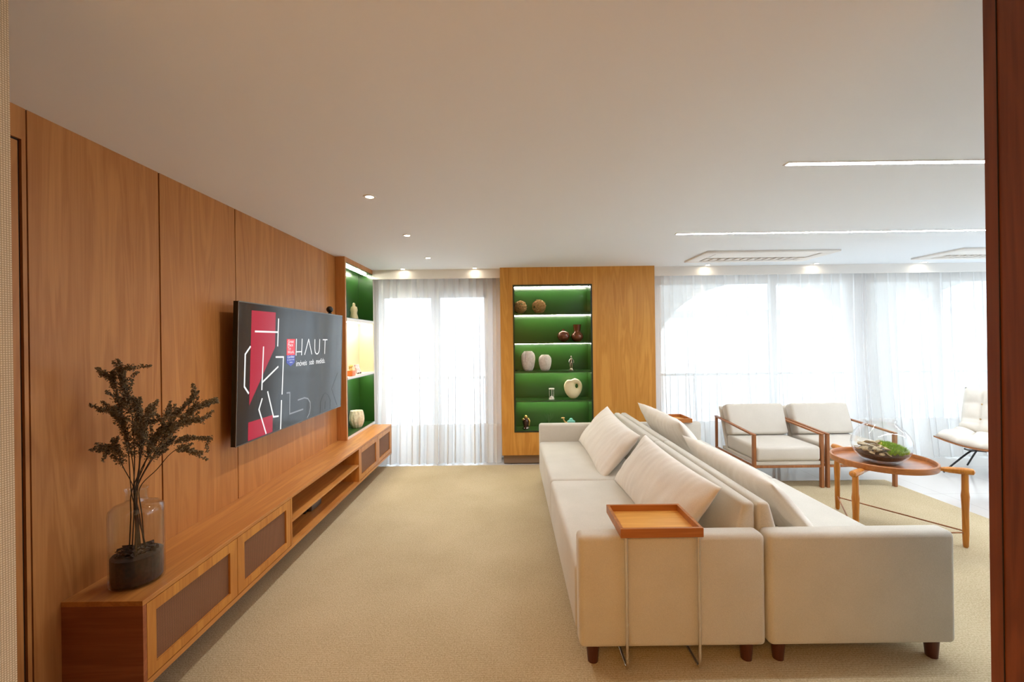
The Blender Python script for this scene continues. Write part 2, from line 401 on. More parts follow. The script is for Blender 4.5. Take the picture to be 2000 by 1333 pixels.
while x < 9.5:
    box(b, x, x + 0.012, Yf - 0.127, Yf - 0.113, -0.03, 1.02); x += 0.13
o = P('baluster', b, M['edge_white'], rl, world=True, sm=False); o['kind'] = 'stuff'

# ------------------------------------------------------------------ rugs
tag(P('rug', bx(XW, 1.28, 0.2, 5.70, -0.012, 0.0), M['carpet'], sm=False), 'large tan woven rug between the media console and the sofa', 'rug', 'tan woven rugs')
tag(P('rug', bx(1.282, 4.27, 0.2, 4.93, -0.012, 0.0), M['carpet'], sm=False), 'tan woven rug under the round table and armchairs', 'rug', 'tan woven rugs')

# ------------------------------------------------------------------ media console
XF = -1.606
c = T('media_console', 'long low wooden media console with woven rattan doors along the panelled wall', 'console', (-1.783, 3.8, 0.0))
ZB, ZT = 0.16, 0.547
Y0, Y1 = 1.863, 5.77
P('top_board', bx(XW, XF, Y0, Y1, ZT - 0.022, ZT, r=0.001, seg=1), M['console_y'], c, world=True, sm=False)
P('bottom_board', bx(XW, XF, Y0, Y1, ZB, ZB + 0.025), M['console_y'], c, world=True, sm=False)
P('side_panel', bx(XW, XF, Y0 + 0.0005, Y0 + 0.02, ZB + 0.025, ZT - 0.022), M['console_x'], c, world=True, sm=False)
for y in (3.12, 4.527, 5.75): P('side_panel', bx(XW, XF - (0.0 if y < 5.7 else 0.0), y, y + 0.02, ZB + 0.025, ZT - 0.022), M['console_z'], c, world=True, sm=False)
P('back_panel', bx(XW, XW + 0.01, Y0 + 0.02, Y1 - 0.02, ZB + 0.025, ZT - 0.022), M['console_y'], c, world=True, sm=False)
P('middle_shelf', bx(XW + 0.01, XF - 0.004, 3.14, 4.527, 0.345, 0.363), M['console_y'], c, world=True, sm=False)
def cdoor(y0, y1, iy0, iy1, z0=0.19, z1=0.522, iz0=0.235, iz1=0.468):
    b = BM(); X0, X1 = XF - 0.02, XF - 0.001
    g = 0.002
    box(b, X0, X1, y0 + g, iy0, z0, z1); box(b, X0, X1, iy1, y1 - g, z0, z1)
    box(b, X0, X1, iy0, iy1, z0, iz0); box(b, X0, X1, iy0, iy1, iz1, z1)
    d = P('door', b, M['console_z'], c, world=True, sm=False)
    P('rattan_panel', bx(X0 + 0.002, X0 + 0.008, iy0, iy1, iz0, iz1), M['rattan'], d, world=True, sm=False)
cdoor(1.884, 2.511, 1.935, 2.446); cdoor(2.511, 3.120, 2.577, 3.058)
cdoor(4.547, 5.172, 4.61, 5.11); cdoor(5.172, 5.75, 5.235, 5.69)
# media box on the lower shelf
b = BM(); box(b, -1.86, -1.74, 3.74, 3.93, 0.188, 0.250, r=0.006)
m_ = T('media_box', 'small grey media box with a black plug end inside the open console shelf', 'media player', (-1.73, 3.8, 0.185))
P('body', b, M['bezel'], m_, world=True); P('plug', bx(-1.83, -1.77, 3.68, 3.74, 0.188, 0.215, r=0.005), M['black'], m_, world=True)
for yy in (3.76, 3.91): P('rubber_foot', bx(-1.85, -1.75, yy - 0.01, yy + 0.01, 0.185, 0.188), M['black'], m_, world=True, sm=False)

# ------------------------------------------------------------------ left display niche (tall bookcase)
lb = T('display_bookcase', 'tall wood-framed bookcase with green lit niches beside the television', 'bookcase', (-1.95, 5.35, ZT))
XN = -1.85; NB = -2.06
b = BM()
box(b, NB, XN, 4.842, 4.875, ZT, CH); box(b, NB, XN, 4.875, 5.86, 2.568, CH)
P('frame', b, M['wall_wood'], lb, world=True, sm=False)
P('end_panel', bx(NB, XN, 5.845, 5.86, ZT, 2.568), M['edge_white'], lb, world=True, sm=False)
for (z0, z1, mt, lab) in ((1.933, 2.568, 'green', None), (1.253, 1.90, 'cream', 'cream lined middle niche'), (0.575, 1.228, 'green', None)):
    b = BM(); box(b, NB, NB + 0.012, 4.875, 5.845, z0, z1); box(b, NB + 0.012, XN - 0.004, 5.835, 5.845, z0, z1); box(b, NB + 0.012, XN - 0.002, 4.875, 4.885, z0, z1)
    if mt == 'green': box(b, NB + 0.012, XN - 0.004, 4.885, 5.835, z1 - 0.008, z1); box(b, NB + 0.012, XN - 0.004, 4.885, 5.835, z0, z0 + 0.006)
    P('niche_lining', b, M[mt], lb, world=True, sm=False, label=lab)
for z0, z1 in ((1.90, 1.933), (1.228, 1.253)): P('shelf', bx(NB, XN + 0.002, 4.885, 5.845, z0, z1), M['edge_white'], lb, world=True, sm=False)
P('base_trim', bx(NB, XN, 4.875, 5.845, ZT, 0.575), M['edge_white'], lb, world=True, sm=False)
for z in (2.553, 1.896, 1.224): P('light_strip', bx(-1.945, -1.925, 4.9, 5.80, z - 0.006, z), M['led_niche'], lb, world=True, sm=False)

# ------------------------------------------------------------------ back display cabinet
bc = T('display_cabinet', 'tall honey wood cabinet panel with green lit shelves between the two curtained windows', 'cabinet', (0.9, 5.9, 0.0))
X0, X1, YF, YK = -0.123, 1.94, 5.74, 6.055
nx0, nx1, nz0, nz1 = 0.044, 1.103, 0.420, 2.392
b = BM()
box(b, X0, nx0, YF, YK, 0.115, CH); box(b, nx1, X1, YF, YK, 0.115, CH); box(b, nx0, nx1, YF, YK, 0.115, nz0); box(b, nx0, nx1, YF, YK, nz1, CH)
P('carcass', b, M['back_wood'], bc, world=True, sm=False)
P('plinth', bx(X0 + 0.02, X1 - 0.02, YF + 0.04, YK, 0, 0.115), plain('grey_brown_plinth', (140, 116, 92), 0.6), bc, world=True, sm=False)
b = BM(); f = 0.02
box(b, nx0, nx0 + f, YF - 0.004, YF + 0.02, nz0, nz1); box(b, nx1 - f, nx1, YF - 0.004, YF + 0.02, nz0, nz1)
box(b, nx0 + f, nx1 - f, YF - 0.004, YF + 0.02, nz0, nz0 + f); box(b, nx0 + f, nx1 - f, YF - 0.004, YF + 0.02, nz1 - f, nz1)
P('niche_frame', b, M['green_edge'], bc, world=True, sm=False)
b = BM()
box(b, nx0, nx0 + 0.012, YF + 0.02, YK - 0.02, nz0, nz1); box(b, nx1 - 0.012, nx1, YF + 0.02, YK - 0.02, nz0, nz1)
box(b, nx0, nx1, YK - 0.02, YK - 0.004, nz0, nz1); box(b, nx0 + 0.012, nx1 - 0.012, YF + 0.02, YK - 0.02, nz1 - 0.012, nz1); box(b, nx0 + 0.012, nx1 - 0.012, YF + 0.02, YK - 0.02, nz0, nz0 + 0.02)
P('niche_lining', b, M['green'], bc, world=True, sm=False)
SH = [2.012, 1.623, 1.232, 0.843]      # shelf top heights
for z in SH: P('shelf', bx(nx0 + 0.012, nx1 - 0.012, YF + 0.004, YK - 0.02, z - 0.022, z), M['green'], bc, world=True, sm=False)
for z in [nz1 - 0.012] + [s - 0.022 for s in SH]:
    P('light_strip', bx(nx0 + 0.02, nx1 - 0.02, YK - 0.115, YK - 0.103, z - 0.005, z), M['led_niche'], bc, world=True, sm=False)
SB = nz0 + 0.02

# ------------------------------------------------------------------ curtains
def curtain(label, x0, x1, pleats, seed, ztop=2.60, flare=0.13, ymid=5.925, group='white sheer curtains'):
    rnd = random.Random(seed); nx = pleats * 14; nz = 26
    ph = [0]
    for i in range(nx): ph.append(ph[-1] + (2 * PI * pleats / nx) * (1 + 0.45 * math.sin(i * 0.17 + seed) * rnd.uniform(0.3, 1)))
    kk = [rnd.uniform(0.5, 1.3) for _ in range(pleats + 3)]
    def pt(i, t, dy=0):          # t 0 top .. 1 bottom
        p = ph[i]; k = kk[min(int(p / (2 * PI)), len(kk) - 1)] * 0.5 + kk[min(int(p / (2 * PI)) + 1, len(kk) - 1)] * 0.5
        amp = 0.035 * (1 - t) + (0.03 + 0.022 * k) * t
        low = 0.028 * t * math.sin(p * 0.33 + seed)
        xx = x0 + (x1 - x0) * i / nx
        cx = (x0 + x1) / 2
        xx = xx + 0.020 * math.sin(p * 2 + 0.6) * (0.4 + 0.6 * t) + 0.02 * math.sin(seed + p * 0.21) * t
        y = ymid + amp * math.sin(p) + low - flare * t ** 2.2 + dy
        return (xx, y, ztop - (ztop - 0.004) * t)
    b = BM(); g = [[b.verts.new(pt(i, j / nz)) for i in range(nx + 1)] for j in range(nz + 1)]
    for j in range(nz):
        for i in range(nx): b.faces.new((g[j][i], g[j][i + 1], g[j + 1][i + 1], g[j + 1][i]))
    o = P('sheer_curtain', b, M['sheer'], ang=180); tag(o, label, 'curtain', group)
    b = BM(); hz = 8; t0 = 1 - 0.515 / ztop
    g = [[b.verts.new(pt(i, t0 + (1 - t0) * j / hz, -0.003)) for i in range(nx + 1)] for j in range(hz + 1)]
    for j in range(hz):
        for i in range(nx): b.faces.new((g[j][i], g[j][i + 1], g[j + 1][i + 1], g[j + 1][i]))
    P('hem', b, M['hem'], o, ang=180, label='denser doubled hem band')
    return o
curtain('white sheer curtain beside the tall bookcase, left half of the left window', -1.84, -0.96, 7, 3)
curtain('white sheer curtain touching the green shelf cabinet, right half of the left window', -1.04, -0.15, 8, 8, ymid=5.955)
curtain('wide white sheer curtain behind the two armchairs, from cabinet to the middle overlap', 1.96, 4.86, 20, 5)
curtain('white sheer curtain behind the cream tufted chair, at the far right', 4.80, 8.5, 25, 12, ymid=5.955)

# ------------------------------------------------------------------ television
tv = T('television', 'large wall-mounted television tilted down, showing a dark slide with HAUT lettering', 'television', (-1.9, 3.8, 0.956))
TW, TH = 1.80, 0.992
n_t = Vector((0.99, 0, -0.032)).normalized(); u_t = Vector((0.032, 0, 0.99)).normalized(); o_t = Vector((-1.857, 2.896, 0.956))
def tp(s, t, off=0.0): return o_t + Vector((0, 1, 0)) * s + u_t * t + n_t * off
def slab(bm, pts, o0, o1):
    A = [bm.verts.new(tp(s, t, o0)) for s, t in pts]; B = [bm.verts.new(tp(s, t, o1)) for s, t in pts]
    bm.faces.new(A); bm.faces.new(B[::-1])
    for i in range(len(pts)):
        j = (i + 1) % len(pts); bm.faces.new((A[i], B[i], B[j], A[j]))
def rect(s0, s1, t0, t1): return [(s0, t0), (s1, t0), (s1, t1), (s0, t1)]
b = BM(); slab(b, rect(0.002, TW - 0.002, 0.002, TH - 0.002), -0.035, -0.003); P('body', b, M['black'], tv, world=True, sm=False)
b = BM(); e = 0.007
for r_ in (rect(0, TW, 0, e), rect(0, TW, TH - e, TH), rect(0, e, e, TH - e), rect(TW - e, TW, e, TH - e)): slab(b, r_, -0.003, 0.001)
P('bezel', b, M['bezel'], tv, world=True, sm=False)
def screen_mat(name, col, strength=1.0, rough=0.16):
    m, nt, n, l, bb = mat_new(name)
    bb.inputs['Base Color'].default_value = (0.006, 0.006, 0.007, 1); bb.inputs['Roughness'].default_value = rough
    bb.inputs['Emission Color'].default_value = s2l(col); bb.inputs['Emission Strength'].default_value = strength * 0.5
    return m
b = BM(); slab(b, rect(e, TW - e, e, TH - e), -0.003, -0.0005)
scr = P('screen', b, screen_mat('screen_dark', (26, 29, 31), 1.0, 0.10), tv, world=True, sm=False)
LAY = [0.0]
def graphic(name, pts, col, label=None, strength=1.0):
    LAY[0] += 0.00004
    b = BM(); slab(b, pts, -0.0005, 0.0001 + LAY[0])
    return P(name, b, screen_mat('screen_' + name, col, strength), scr, world=True, sm=False, label=label)
graphic('crimson_shape', [(0.152, 0.937), (0.463, 0.941), (0.463, 0.669), (0.144, 0.264)], (158, 14, 48), 'crimson wedge shape')
graphic('crimson_shape', rect(0.137, 0.449, 0.012, 0.143), (158, 14, 48), 'crimson block at the lower left')
def stroke(bm, pts, wd):
    for (a, c2) in zip(pts[:-1], pts[1:]):
        LAY[0] += 0.00001
        A = Vector(a); C2 = Vector(c2); d_ = (C2 - A).normalized(); nn = Vector((-d_.y, d_.x)) * wd / 2; A = A - d_ * wd * 0.3; C2 = C2 + d_ * wd * 0.3
        slab(bm, [tuple(A + nn), tuple(C2 + nn), tuple(C2 - nn), tuple(A - nn)], -0.0005, 0.0002 + LAY[0])
L = {'L1': [(0.198, 0.788), (0.503, 0.788)], 'L2': [(0.507, 0.892), (0.501, 0.679)], 'L3': [(0.144, 0.679), (0.087, 0.627), (0.084, 0.402), (0.133, 0.351)],
     'L4': [(0.306, 0.674), (0.295, 0.358)], 'L5': [(0.513, 0.514), (0.306, 0.414)], 'L6': [(0.48, 0.592), (0.591, 0.588), (0.581, 0.289)],
     'L7': [(0.301, 0.289), (0.263, 0.215), (0.361, 0.018)], 'L8': [(0.373, 0.332), (0.46, 0.126), (0.531, 0.119)], 'L9': [(0.574, 0.237), (0.568, 0.009)]}
def letter(name, strokes, wd, mt, label):
    b = BM()
    for st_ in strokes: stroke(b, st_, wd)
    return P(name, b, mt, scr, world=True, sm=False, label=label)
mw_ = screen_mat('screen_white_lines', (225, 225, 222)); mg_ = screen_mat('screen_grey_lines', (120, 122, 124)); md_ = screen_mat('screen_dark_lines', (16, 18, 20)); ml_ = screen_mat('screen_logo', (235, 235, 232))
letter('line_pattern', [L['L1'], L['L2']], 0.013, mw_, 'white line figure like a sideways T')
letter('line_pattern', [L['L3']], 0.013, mw_, 'white open bracket line figure')
letter('line_pattern', [L['L4'], L['L5']], 0.013, mw_, 'white K-like line figure')
letter('line_pattern', [L['L6']], 0.013, mw_, 'white hooked line figure')
letter('line_pattern', [L['L7']], 0.013, mw_, 'white angle line figure')
letter('line_pattern', [L['L8']], 0.013, mw_, 'white L-like line figure')
letter('line_pattern', [L['L9']], 0.013, mw_, 'white upright line')
letter('line_pattern', [[(0.652, 0.289), (0.704, 0.285), (0.706, 0.106), (0.939, 0.108)]], 0.012, mg_, 'grey stepped line figure')
letter('line_pattern', [[(0.843, 0.203), (0.961, 0.207), (1.03, 0.19), (1.075, 0.15), (1.082, 0.10), (1.061, 0.047), (1.021, 0.018)]], 0.011, mg_, 'grey curved line figure')
letter('line_pattern', [[(1.292, 0.020), (1.297, 0.120), (1.348, 0.178), (1.411, 0.195), (1.478, 0.165), (1.521, 0.11), (1.518, 0.020)]], 0.008, md_, 'dark arch line figure')
letter('line_pattern', [[(1.405, 0.113), (1.402, 0.037)]], 0.008, md_, 'dark short line')
letter('line_pattern', [[(1.70, 0.373), (1.554, 0.22), (1.70, 0.033)]], 0.008, md_, 'dark chevron line')
letter('letter', [[(0.798, 0.734), (0.796, 0.594)], [(0.899, 0.734), (0.893, 0.594)], [(0.800, 0.624), (0.893, 0.623)]], 0.009, ml_, 'thin white H')
letter('letter', [[(0.951, 0.596), (1.022, 0.732), (1.088, 0.596)]], 0.009, ml_, 'thin white A without crossbar')
letter('letter', [[(1.147, 0.730), (1.147, 0.645), (1.158, 0.612), (1.178, 0.596), (1.198, 0.592), (1.220, 0.598), (1.238, 0.615), (1.247, 0.645), (1.250, 0.731)]], 0.009, ml_, 'thin white U')
letter('letter', [[(1.321, 0.728), (1.42, 0.728)], [(1.371, 0.725), (1.365, 0.591)]], 0.009, ml_, 'thin white T')
graphic('badge', [(0.640, 0.734), (0.775, 0.734), (0.775, 0.598), (0.640, 0.600)], (226, 28, 44), 'red badge with small white text')
graphic('badge', [(0.640, 0.5995), (0.775, 0.5975), (0.775, 0.535), (0.708, 0.505), (0.640, 0.537)], (22, 44, 140), 'blue pointed badge foot')
def text_mesh(lines, mat, parent, label, place):
    b = BM()
    for (txt, s, t, size, wscale) in lines:
        cu = bpy.data.curves.new('txt', 'FONT'); cu.body = txt; cu.size = size; cu.extrude = 0.0
        ob = bpy.data.objects.new('txt', cu); COL.objects.link(ob); bpy.context.view_layer.update()
        me = bpy.data.meshes.new_from_object(ob.evaluated_get(bpy.context.evaluated_depsgraph_get()))
        b2 = bmesh.new(); b2.from_mesh(me)
        for v in b2.verts: v.co = place(s + v.co.x * wscale, t + v.co.y)
        merge(b, b2); bpy.data.objects.remove(ob); bpy.data.curves.remove(cu); bpy.data.meshes.remove(me)
    o = P('lettering', b, mat, parent, world=True, sm=False, label=label); return o
pl_ = lambda s, t: tp(s, t, 0.0016)
wm = screen_mat('screen_text', (230, 230, 228))
for tw_, ts_ in (('im\u00f3veis', 0.794), ('sob', 1.040), ('medida.', 1.172)): text_mesh([(tw_, ts_, 0.500, 0.070, 0.93)], wm, scr, 'small white tagline word ' + tw_, pl_)
for tx_ in (('Great', 0.652, 0.702, 0.036, 1.15), ('Place', 0.652, 0.673, 0.036, 1.15), ('To', 0.652, 0.644, 0.036, 1.15), ('Work.', 0.652, 0.613, 0.036, 1.15),
           ('Certified', 0.650, 0.576, 0.027, 1.15), ('OUT 2022-OUT 2023', 0.648, 0.556, 0.0125, 1.0), ('BRASIL', 0.688, 0.534, 0.013, 1.2)):
    text_mesh([tx_], wm, scr, 'white badge word ' + tx_[0], pl_)
P('wall_bracket', bx(XW, -1.89, 3.5, 4.1, 1.25, 1.65), M['black'], tv, world=True, sm=False)
b = BM(); box(b, -1.868, -1.860, 3.78, 3.83, 0.951, 0.957); P('logo_nub', b, M['black'], tv, world=True, sm=False)
# round camera ball on the television's top edge
wc = T('webcam_ball', 'small black ball camera above the television\'s top right corner', 'camera', (-1.895, 4.42, 1.948))
b = BM(); ball(b, (-1.865, 4.46, 1.998), 0.034, 20, 14); P('body', b, M['black'], wc, world=True)
b = BM(); lathe(b, [(0, 0), (0.020, 0), (0.018, 0.012), (0.008, 0.02), (0, 0.024)], 16, (-1.865, 4.46, 1.948)); P('stand', b, M['black'], wc, world=True)

# ------------------------------------------------------------------ lights in the ceiling
def linear(y):
    t = T('linear_ceiling_light', None, 'ceiling light', (4.3, y, CH), group='recessed linear lights')
    P('diffuser', bx(1.56, 7.4, y - 0.018, y + 0.018, CH - 0.004, CH - 0.001), M['led'], t, world=True, sm=False)
    b = BM(); box(b, 1.55, 7.41, y - 0.024, y - 0.018, CH - 0.005, CH); box(b, 1.55, 7.41, y + 0.018, y + 0.024, CH - 0.005, CH); box(b, 1.55, 1.56, y - 0.018, y + 0.018, CH - 0.005, CH)
    P('trim', b, M['white'], t, world=True, sm=False); return t
linear(2.40)['label'] = 'bright linear ceiling light, the nearer and thicker of the two lines'
linear(3.99)['label'] = 'bright linear ceiling light, the farther line above the armchairs'
def spot(x, y, label, energy=7, color=(1.0, 0.80, 0.55), ang=75, blend=0.7):
    t = T('ceiling_spotlight', label, 'spotlight', (x, y, CH), group='recessed round spotlights')
    b = BM(); lathe(b, [(0.026, -0.004), (0.040, -0.004), (0.042, 0.0)], 24, (x, y, CH)); P('trim_ring', b, M['white'], t, world=True)
    b = BM(); lathe(b, [(0, -0.002), (0.026, -0.002), (0.026, 0.0)], 20, (x, y, CH)); P('lens', b, M['spot_lens'], t, world=True)
    d = bpy.data.lights.new('spot', 'SPOT'); d.energy = energy; d.color = color; d.spot_size = math.radians(ang); d.spot_blend = blend; d.shadow_soft_size = 0.03
    o = bpy.data.objects.new('spot_beam', d); o.location = (0, 0, -0.012); o.parent = t; COL.objects.link(o)
spot(-0.921, 2.86, 'nearest ceiling spotlight, above the rug left of centre', 12, (1.0, 0.80, 0.62), 150, 1.0)
spot(-0.925, 3.92, 'second ceiling spotlight from the viewer, in the row above the rug', 26, (0.97, 0.98, 1.02), 150, 1.0)
spot(-0.94, 5.0, 'third ceiling spotlight from the viewer, in the row above the rug', 20, (0.95, 0.98, 1.05), 150, 1.0)
spot(-1.42, 5.745, 'ceiling spotlight at the pelmet near the tall bookcase', 4)
spot(-0.46, 5.745, 'ceiling spotlight at the pelmet near the green shelf cabinet', 4)
spot(2.65, 5.735, 'ceiling spotlight at the right pelmet, closest to the cabinet')
spot(4.10, 5.735, 'ceiling spotlight at the right pelmet, middle one of three')
spot(5.54, 5.735, 'ceiling spotlight at the right pelmet, closest to the dark post')

# air conditioning grilles
def cassette(x0, label):
    t = T('ceiling_air_conditioner', label, 'air conditioner', (x0 + 0.76, 5.1, CH), group='flush ceiling air conditioners')
    x1, y0, y1 = x0 + 1.50, 4.80, 5.44
    b = BM(); z = CH
    for (a, c_, d_, e_) in ((x0, x1, y0, y0 + 0.10), (x0, x1, y1 - 0.10, y1), (x0, x0 + 0.14, y0 + 0.10, y1 - 0.10), (x1 - 0.14, x1, y0 + 0.10, y1 - 0.10)):
        box(b, a, c_, d_, e_, z - 0.022, z, r=0.006, seg=2)
    P('frame', b, M['white'], t, world=True)
    P('back_plate', bx(x0 + 0.14, x1 - 0.14, y0 + 0.10, y1 - 0.10, z - 0.004, z - 0.001), plain('grille_grey', (176, 178, 180), 0.5), t, world=True, sm=False)
    b = BM()
    for i in range(13): xx = x0 + 0.17 + i * 0.094; box(b, xx, xx + 0.06, y1 - 0.24, y1 - 0.12, z - 0.018, z - 0.006)
    o = P('outlet_louver', b, M['edge_white'], t, world=True, sm=False)
    b = BM(); box(b, x0 + 0.16, x1 - 0.16, y0 + 0.12, y1 - 0.28, z - 0.016, z - 0.008, r=0.003, seg=1); P('intake_panel', b, M['white'], t, world=True)
cassette(2.215, 'flush white ceiling air conditioner above the armchairs, fully visible')
cassette(5.08, 'flush white ceiling air conditioner cut off by the dark post')

# ------------------------------------------------------------------ sofas (local: seat faces -X, length along Y)
def pillow_bm(Lx, Wy, Tz, seed, nx=72, ny=34, wr=0.012):
    b = BM(); off = Vector((seed * 7.3, seed * 3.1, 0))
    def pt(a, c_, side):
        x = Lx / 2 * a * (1 - 0.045 * (1 - c_ * c_)); y = Wy / 2 * c_ * (1 - 0.09 * (1 - a * a))
        e_ = max(0, (1 - abs(a) ** 3.2)) * max(0, (1 - abs(c_) ** 2.6)); z = Tz / 2 * e_ ** 0.55
        edge = max(abs(a) ** 4, abs(c_) ** 4)
        q = noise.noise(Vector((x * 9, y * 3.2, side)) + off) * 0.5 + noise.noise(Vector((x * 22, y * 8, side * 2)) + off) * (0.22 + 1.1 * edge) + 0.6 * noise.noise(Vector((x * 3, y * 3, side)) + off)
        z += wr * q * (1 if e_ > 0.01 else 0.0) * min(1, e_ * 6)
        return Vector((x, y, side * max(z, 0)))
    top = [[b.verts.new(pt(-1 + 2 * i / nx, -1 + 2 * j / ny, 1)) for i in range(nx + 1)] for j in range(ny + 1)]
    bot = [[(top[j][i] if i in (0, nx) or j in (0, ny) else b.verts.new(pt(-1 + 2 * i / nx, -1 + 2 * j / ny, -1))) for i in range(nx + 1)] for j in range(ny + 1)]
    for j in range(ny):
        for i in range(nx):
            b.faces.new((top[j][i], top[j][i + 1], top[j + 1][i + 1], top[j + 1][i]))
            b.faces.new((bot[j][i], bot[j + 1][i], bot[j + 1][i + 1], bot[j][i + 1]))
    return b
SW, SL = 0.942, 2.975
def make_sofa(label, loc, rz):
    t = T('sofa', label, 'sofa', loc, rz, 'back-to-back sofas')
    h = SW / 2; l2 = SL / 2; zb = 0.098
    P('base', bx(-h + 0.03, h - 0.004, -l2 + 0.11, l2 - 0.11, zb, 0.25), M['sofa'], t, sm=False)
    for s in (-1, 1):
        y0, y1 = (s * l2, s * (l2 - 0.105)); P('arm', bx(-h, h, min(y0, y1), max(y0, y1), zb, 0.665, r=0.028, seg=4), M['sofa'], t)
    for s in (0, 1):
        y0 = -l2 + 0.108 + s * (l2 - 0.106); P('seat_cushion', bx(-h - 0.004, h - 0.10, y0, y0 + l2 - 0.110, zb + 0.01, 0.466, r=0.032, seg=4), M['sofa'], t)
        b = BM(); prism(b, [(h, 0.25), (h, 0.79), (h - 0.062, 0.79), (h - 0.15, 0.46), (h - 0.15, 0.25)], 'Y', y0 - (0.015 if s == 0 else 0), y0 + l2 - 0.108 + (0.015 if s else 0), r=0.018, seg=3)
        P('backrest', b, M['sofa'], t)
    for sx in (-1, 1):
        for sy in (-1, 0, 1):
            b = BM(); lathe(b, [(0, 0), (0.026, 0), (0.034, zb), (0, zb)], 20, (sx * (h - 0.075), sy * (l2 - 0.06), 0)); P('leg', b, M['foot'], t)
    return t
YS = 2.16 + SL / 2
make_sofa('beige two-seat sofa facing the television', (0.331 + SW / 2, YS, 0), 0)
make_sofa('beige two-seat sofa facing the round wooden table', (1.287 + SW / 2, YS, 0), PI)
def put_pillow(label, cx, cz, cy, tilt, L_, W_, T_, seed, yaw=0, pitch=0):
    b = pillow_bm(L_, W_, T_, seed)
    m = Matrix.Translation((cx, cy, cz)) @ Matrix.Rotation(yaw, 4, 'Z') @ Matrix.Rotation(pitch, 4, 'X') @ Matrix.Rotation(tilt, 4, 'Y') @ Matrix.Rotation(PI / 2, 4, 'Z')
    bmesh.ops.transform(b, matrix=m, verts=b.verts)
    zmin = min(v.co.z for v in b.verts)
    bmesh.ops.translate(b, vec=-Vector((cx, cy, 0.0)), verts=b.verts)
    o = P('sofa_pillow', b, M['pillow'], ang=180); o.location = (cx, cy, 0); tag(o, label, 'pillow', 'long ivory sofa pillows'); return o
put_pillow('long ivory pillow behind the near wooden arm tray', 1.000, 0.652, 2.985, -math.radians(55), 1.32, 0.47, 0.17, 1)
put_pillow('long ivory pillow at the cabinet end of the television-side sofa', 0.945, 0.650, 4.34, -math.radians(50), 1.26, 0.52, 0.20, 2, pitch=0.05)
put_pillow('long ivory pillow at the near end of the table-side sofa', 1.620, 0.632, 3.03, math.radians(50), 1.26, 0.52, 0.19, 3)
put_pillow('long ivory pillow in front of the far wooden arm tray', 1.630, 0.690, 4.36, math.radians(54), 1.22, 0.56, 0.20, 4)

# arm trays
def make_tray(label, x0, y0, w_, d_, sgn):
    t = T('arm_tray_table', label, 'tray table', (x0 + w_ / 2, y0 + d_ / 2, 0.0), 0, 'wooden trays over sofa arms')
    x1, y1 = x0 + w_, y0 + d_; z0 = 0.667
    P('tray_board', bx(x0 + 0.01, x1 - 0.01, y0 + 0.01, y1 - 0.01, z0, z0 + 0.012), M['tray'], t, world=True, sm=False)
    b = BM(); z1 = 0.713
    for a in ((x0, x1, y0, y0 + 0.016), (x0, x1, y1 - 0.016, y1), (x0, x0 + 0.016, y0 + 0.016, y1 - 0.016), (x1 - 0.016, x1, y0 + 0.016, y1 - 0.016)): box(b, *a, z0, z1, r=0.0015, seg=1)
    P('tray_rim', b, M['tray_rim'], t, world=True, sm=False)
    for xx in (x0 + 0.028, x1 - 0.022):
        ya = y0 - 0.012 if sgn < 0 else y1 + 0.012
        ya = 2.143 if sgn < 0 else 5.152
        yb = ya - sgn * 0.40
        pts = [(xx, ya - sgn * 0.05, z0 - 0.004)] if False else []
        pts = [(xx, ya, z0 - 0.001), (xx, ya, 0.05), (xx, ya, 0.02), (xx, ya - sgn * 0.012, 0.009), (xx, ya - sgn * 0.03, 0.007), (xx, yb, 0.007)]
        b = BM(); tube(b, pts, 0.0078, 12); P('leg', b, M['chrome'], t, world=True, label='chrome rod leg')
    return t
make_tray('square wooden tray with chrome legs over the near sofa arm', 0.537, 2.133, 0.412, 0.32, -1)
make_tray('square wooden tray over the far arm of the table-side sofa', 1.715, 5.0, 0.395, 0.33, 1)

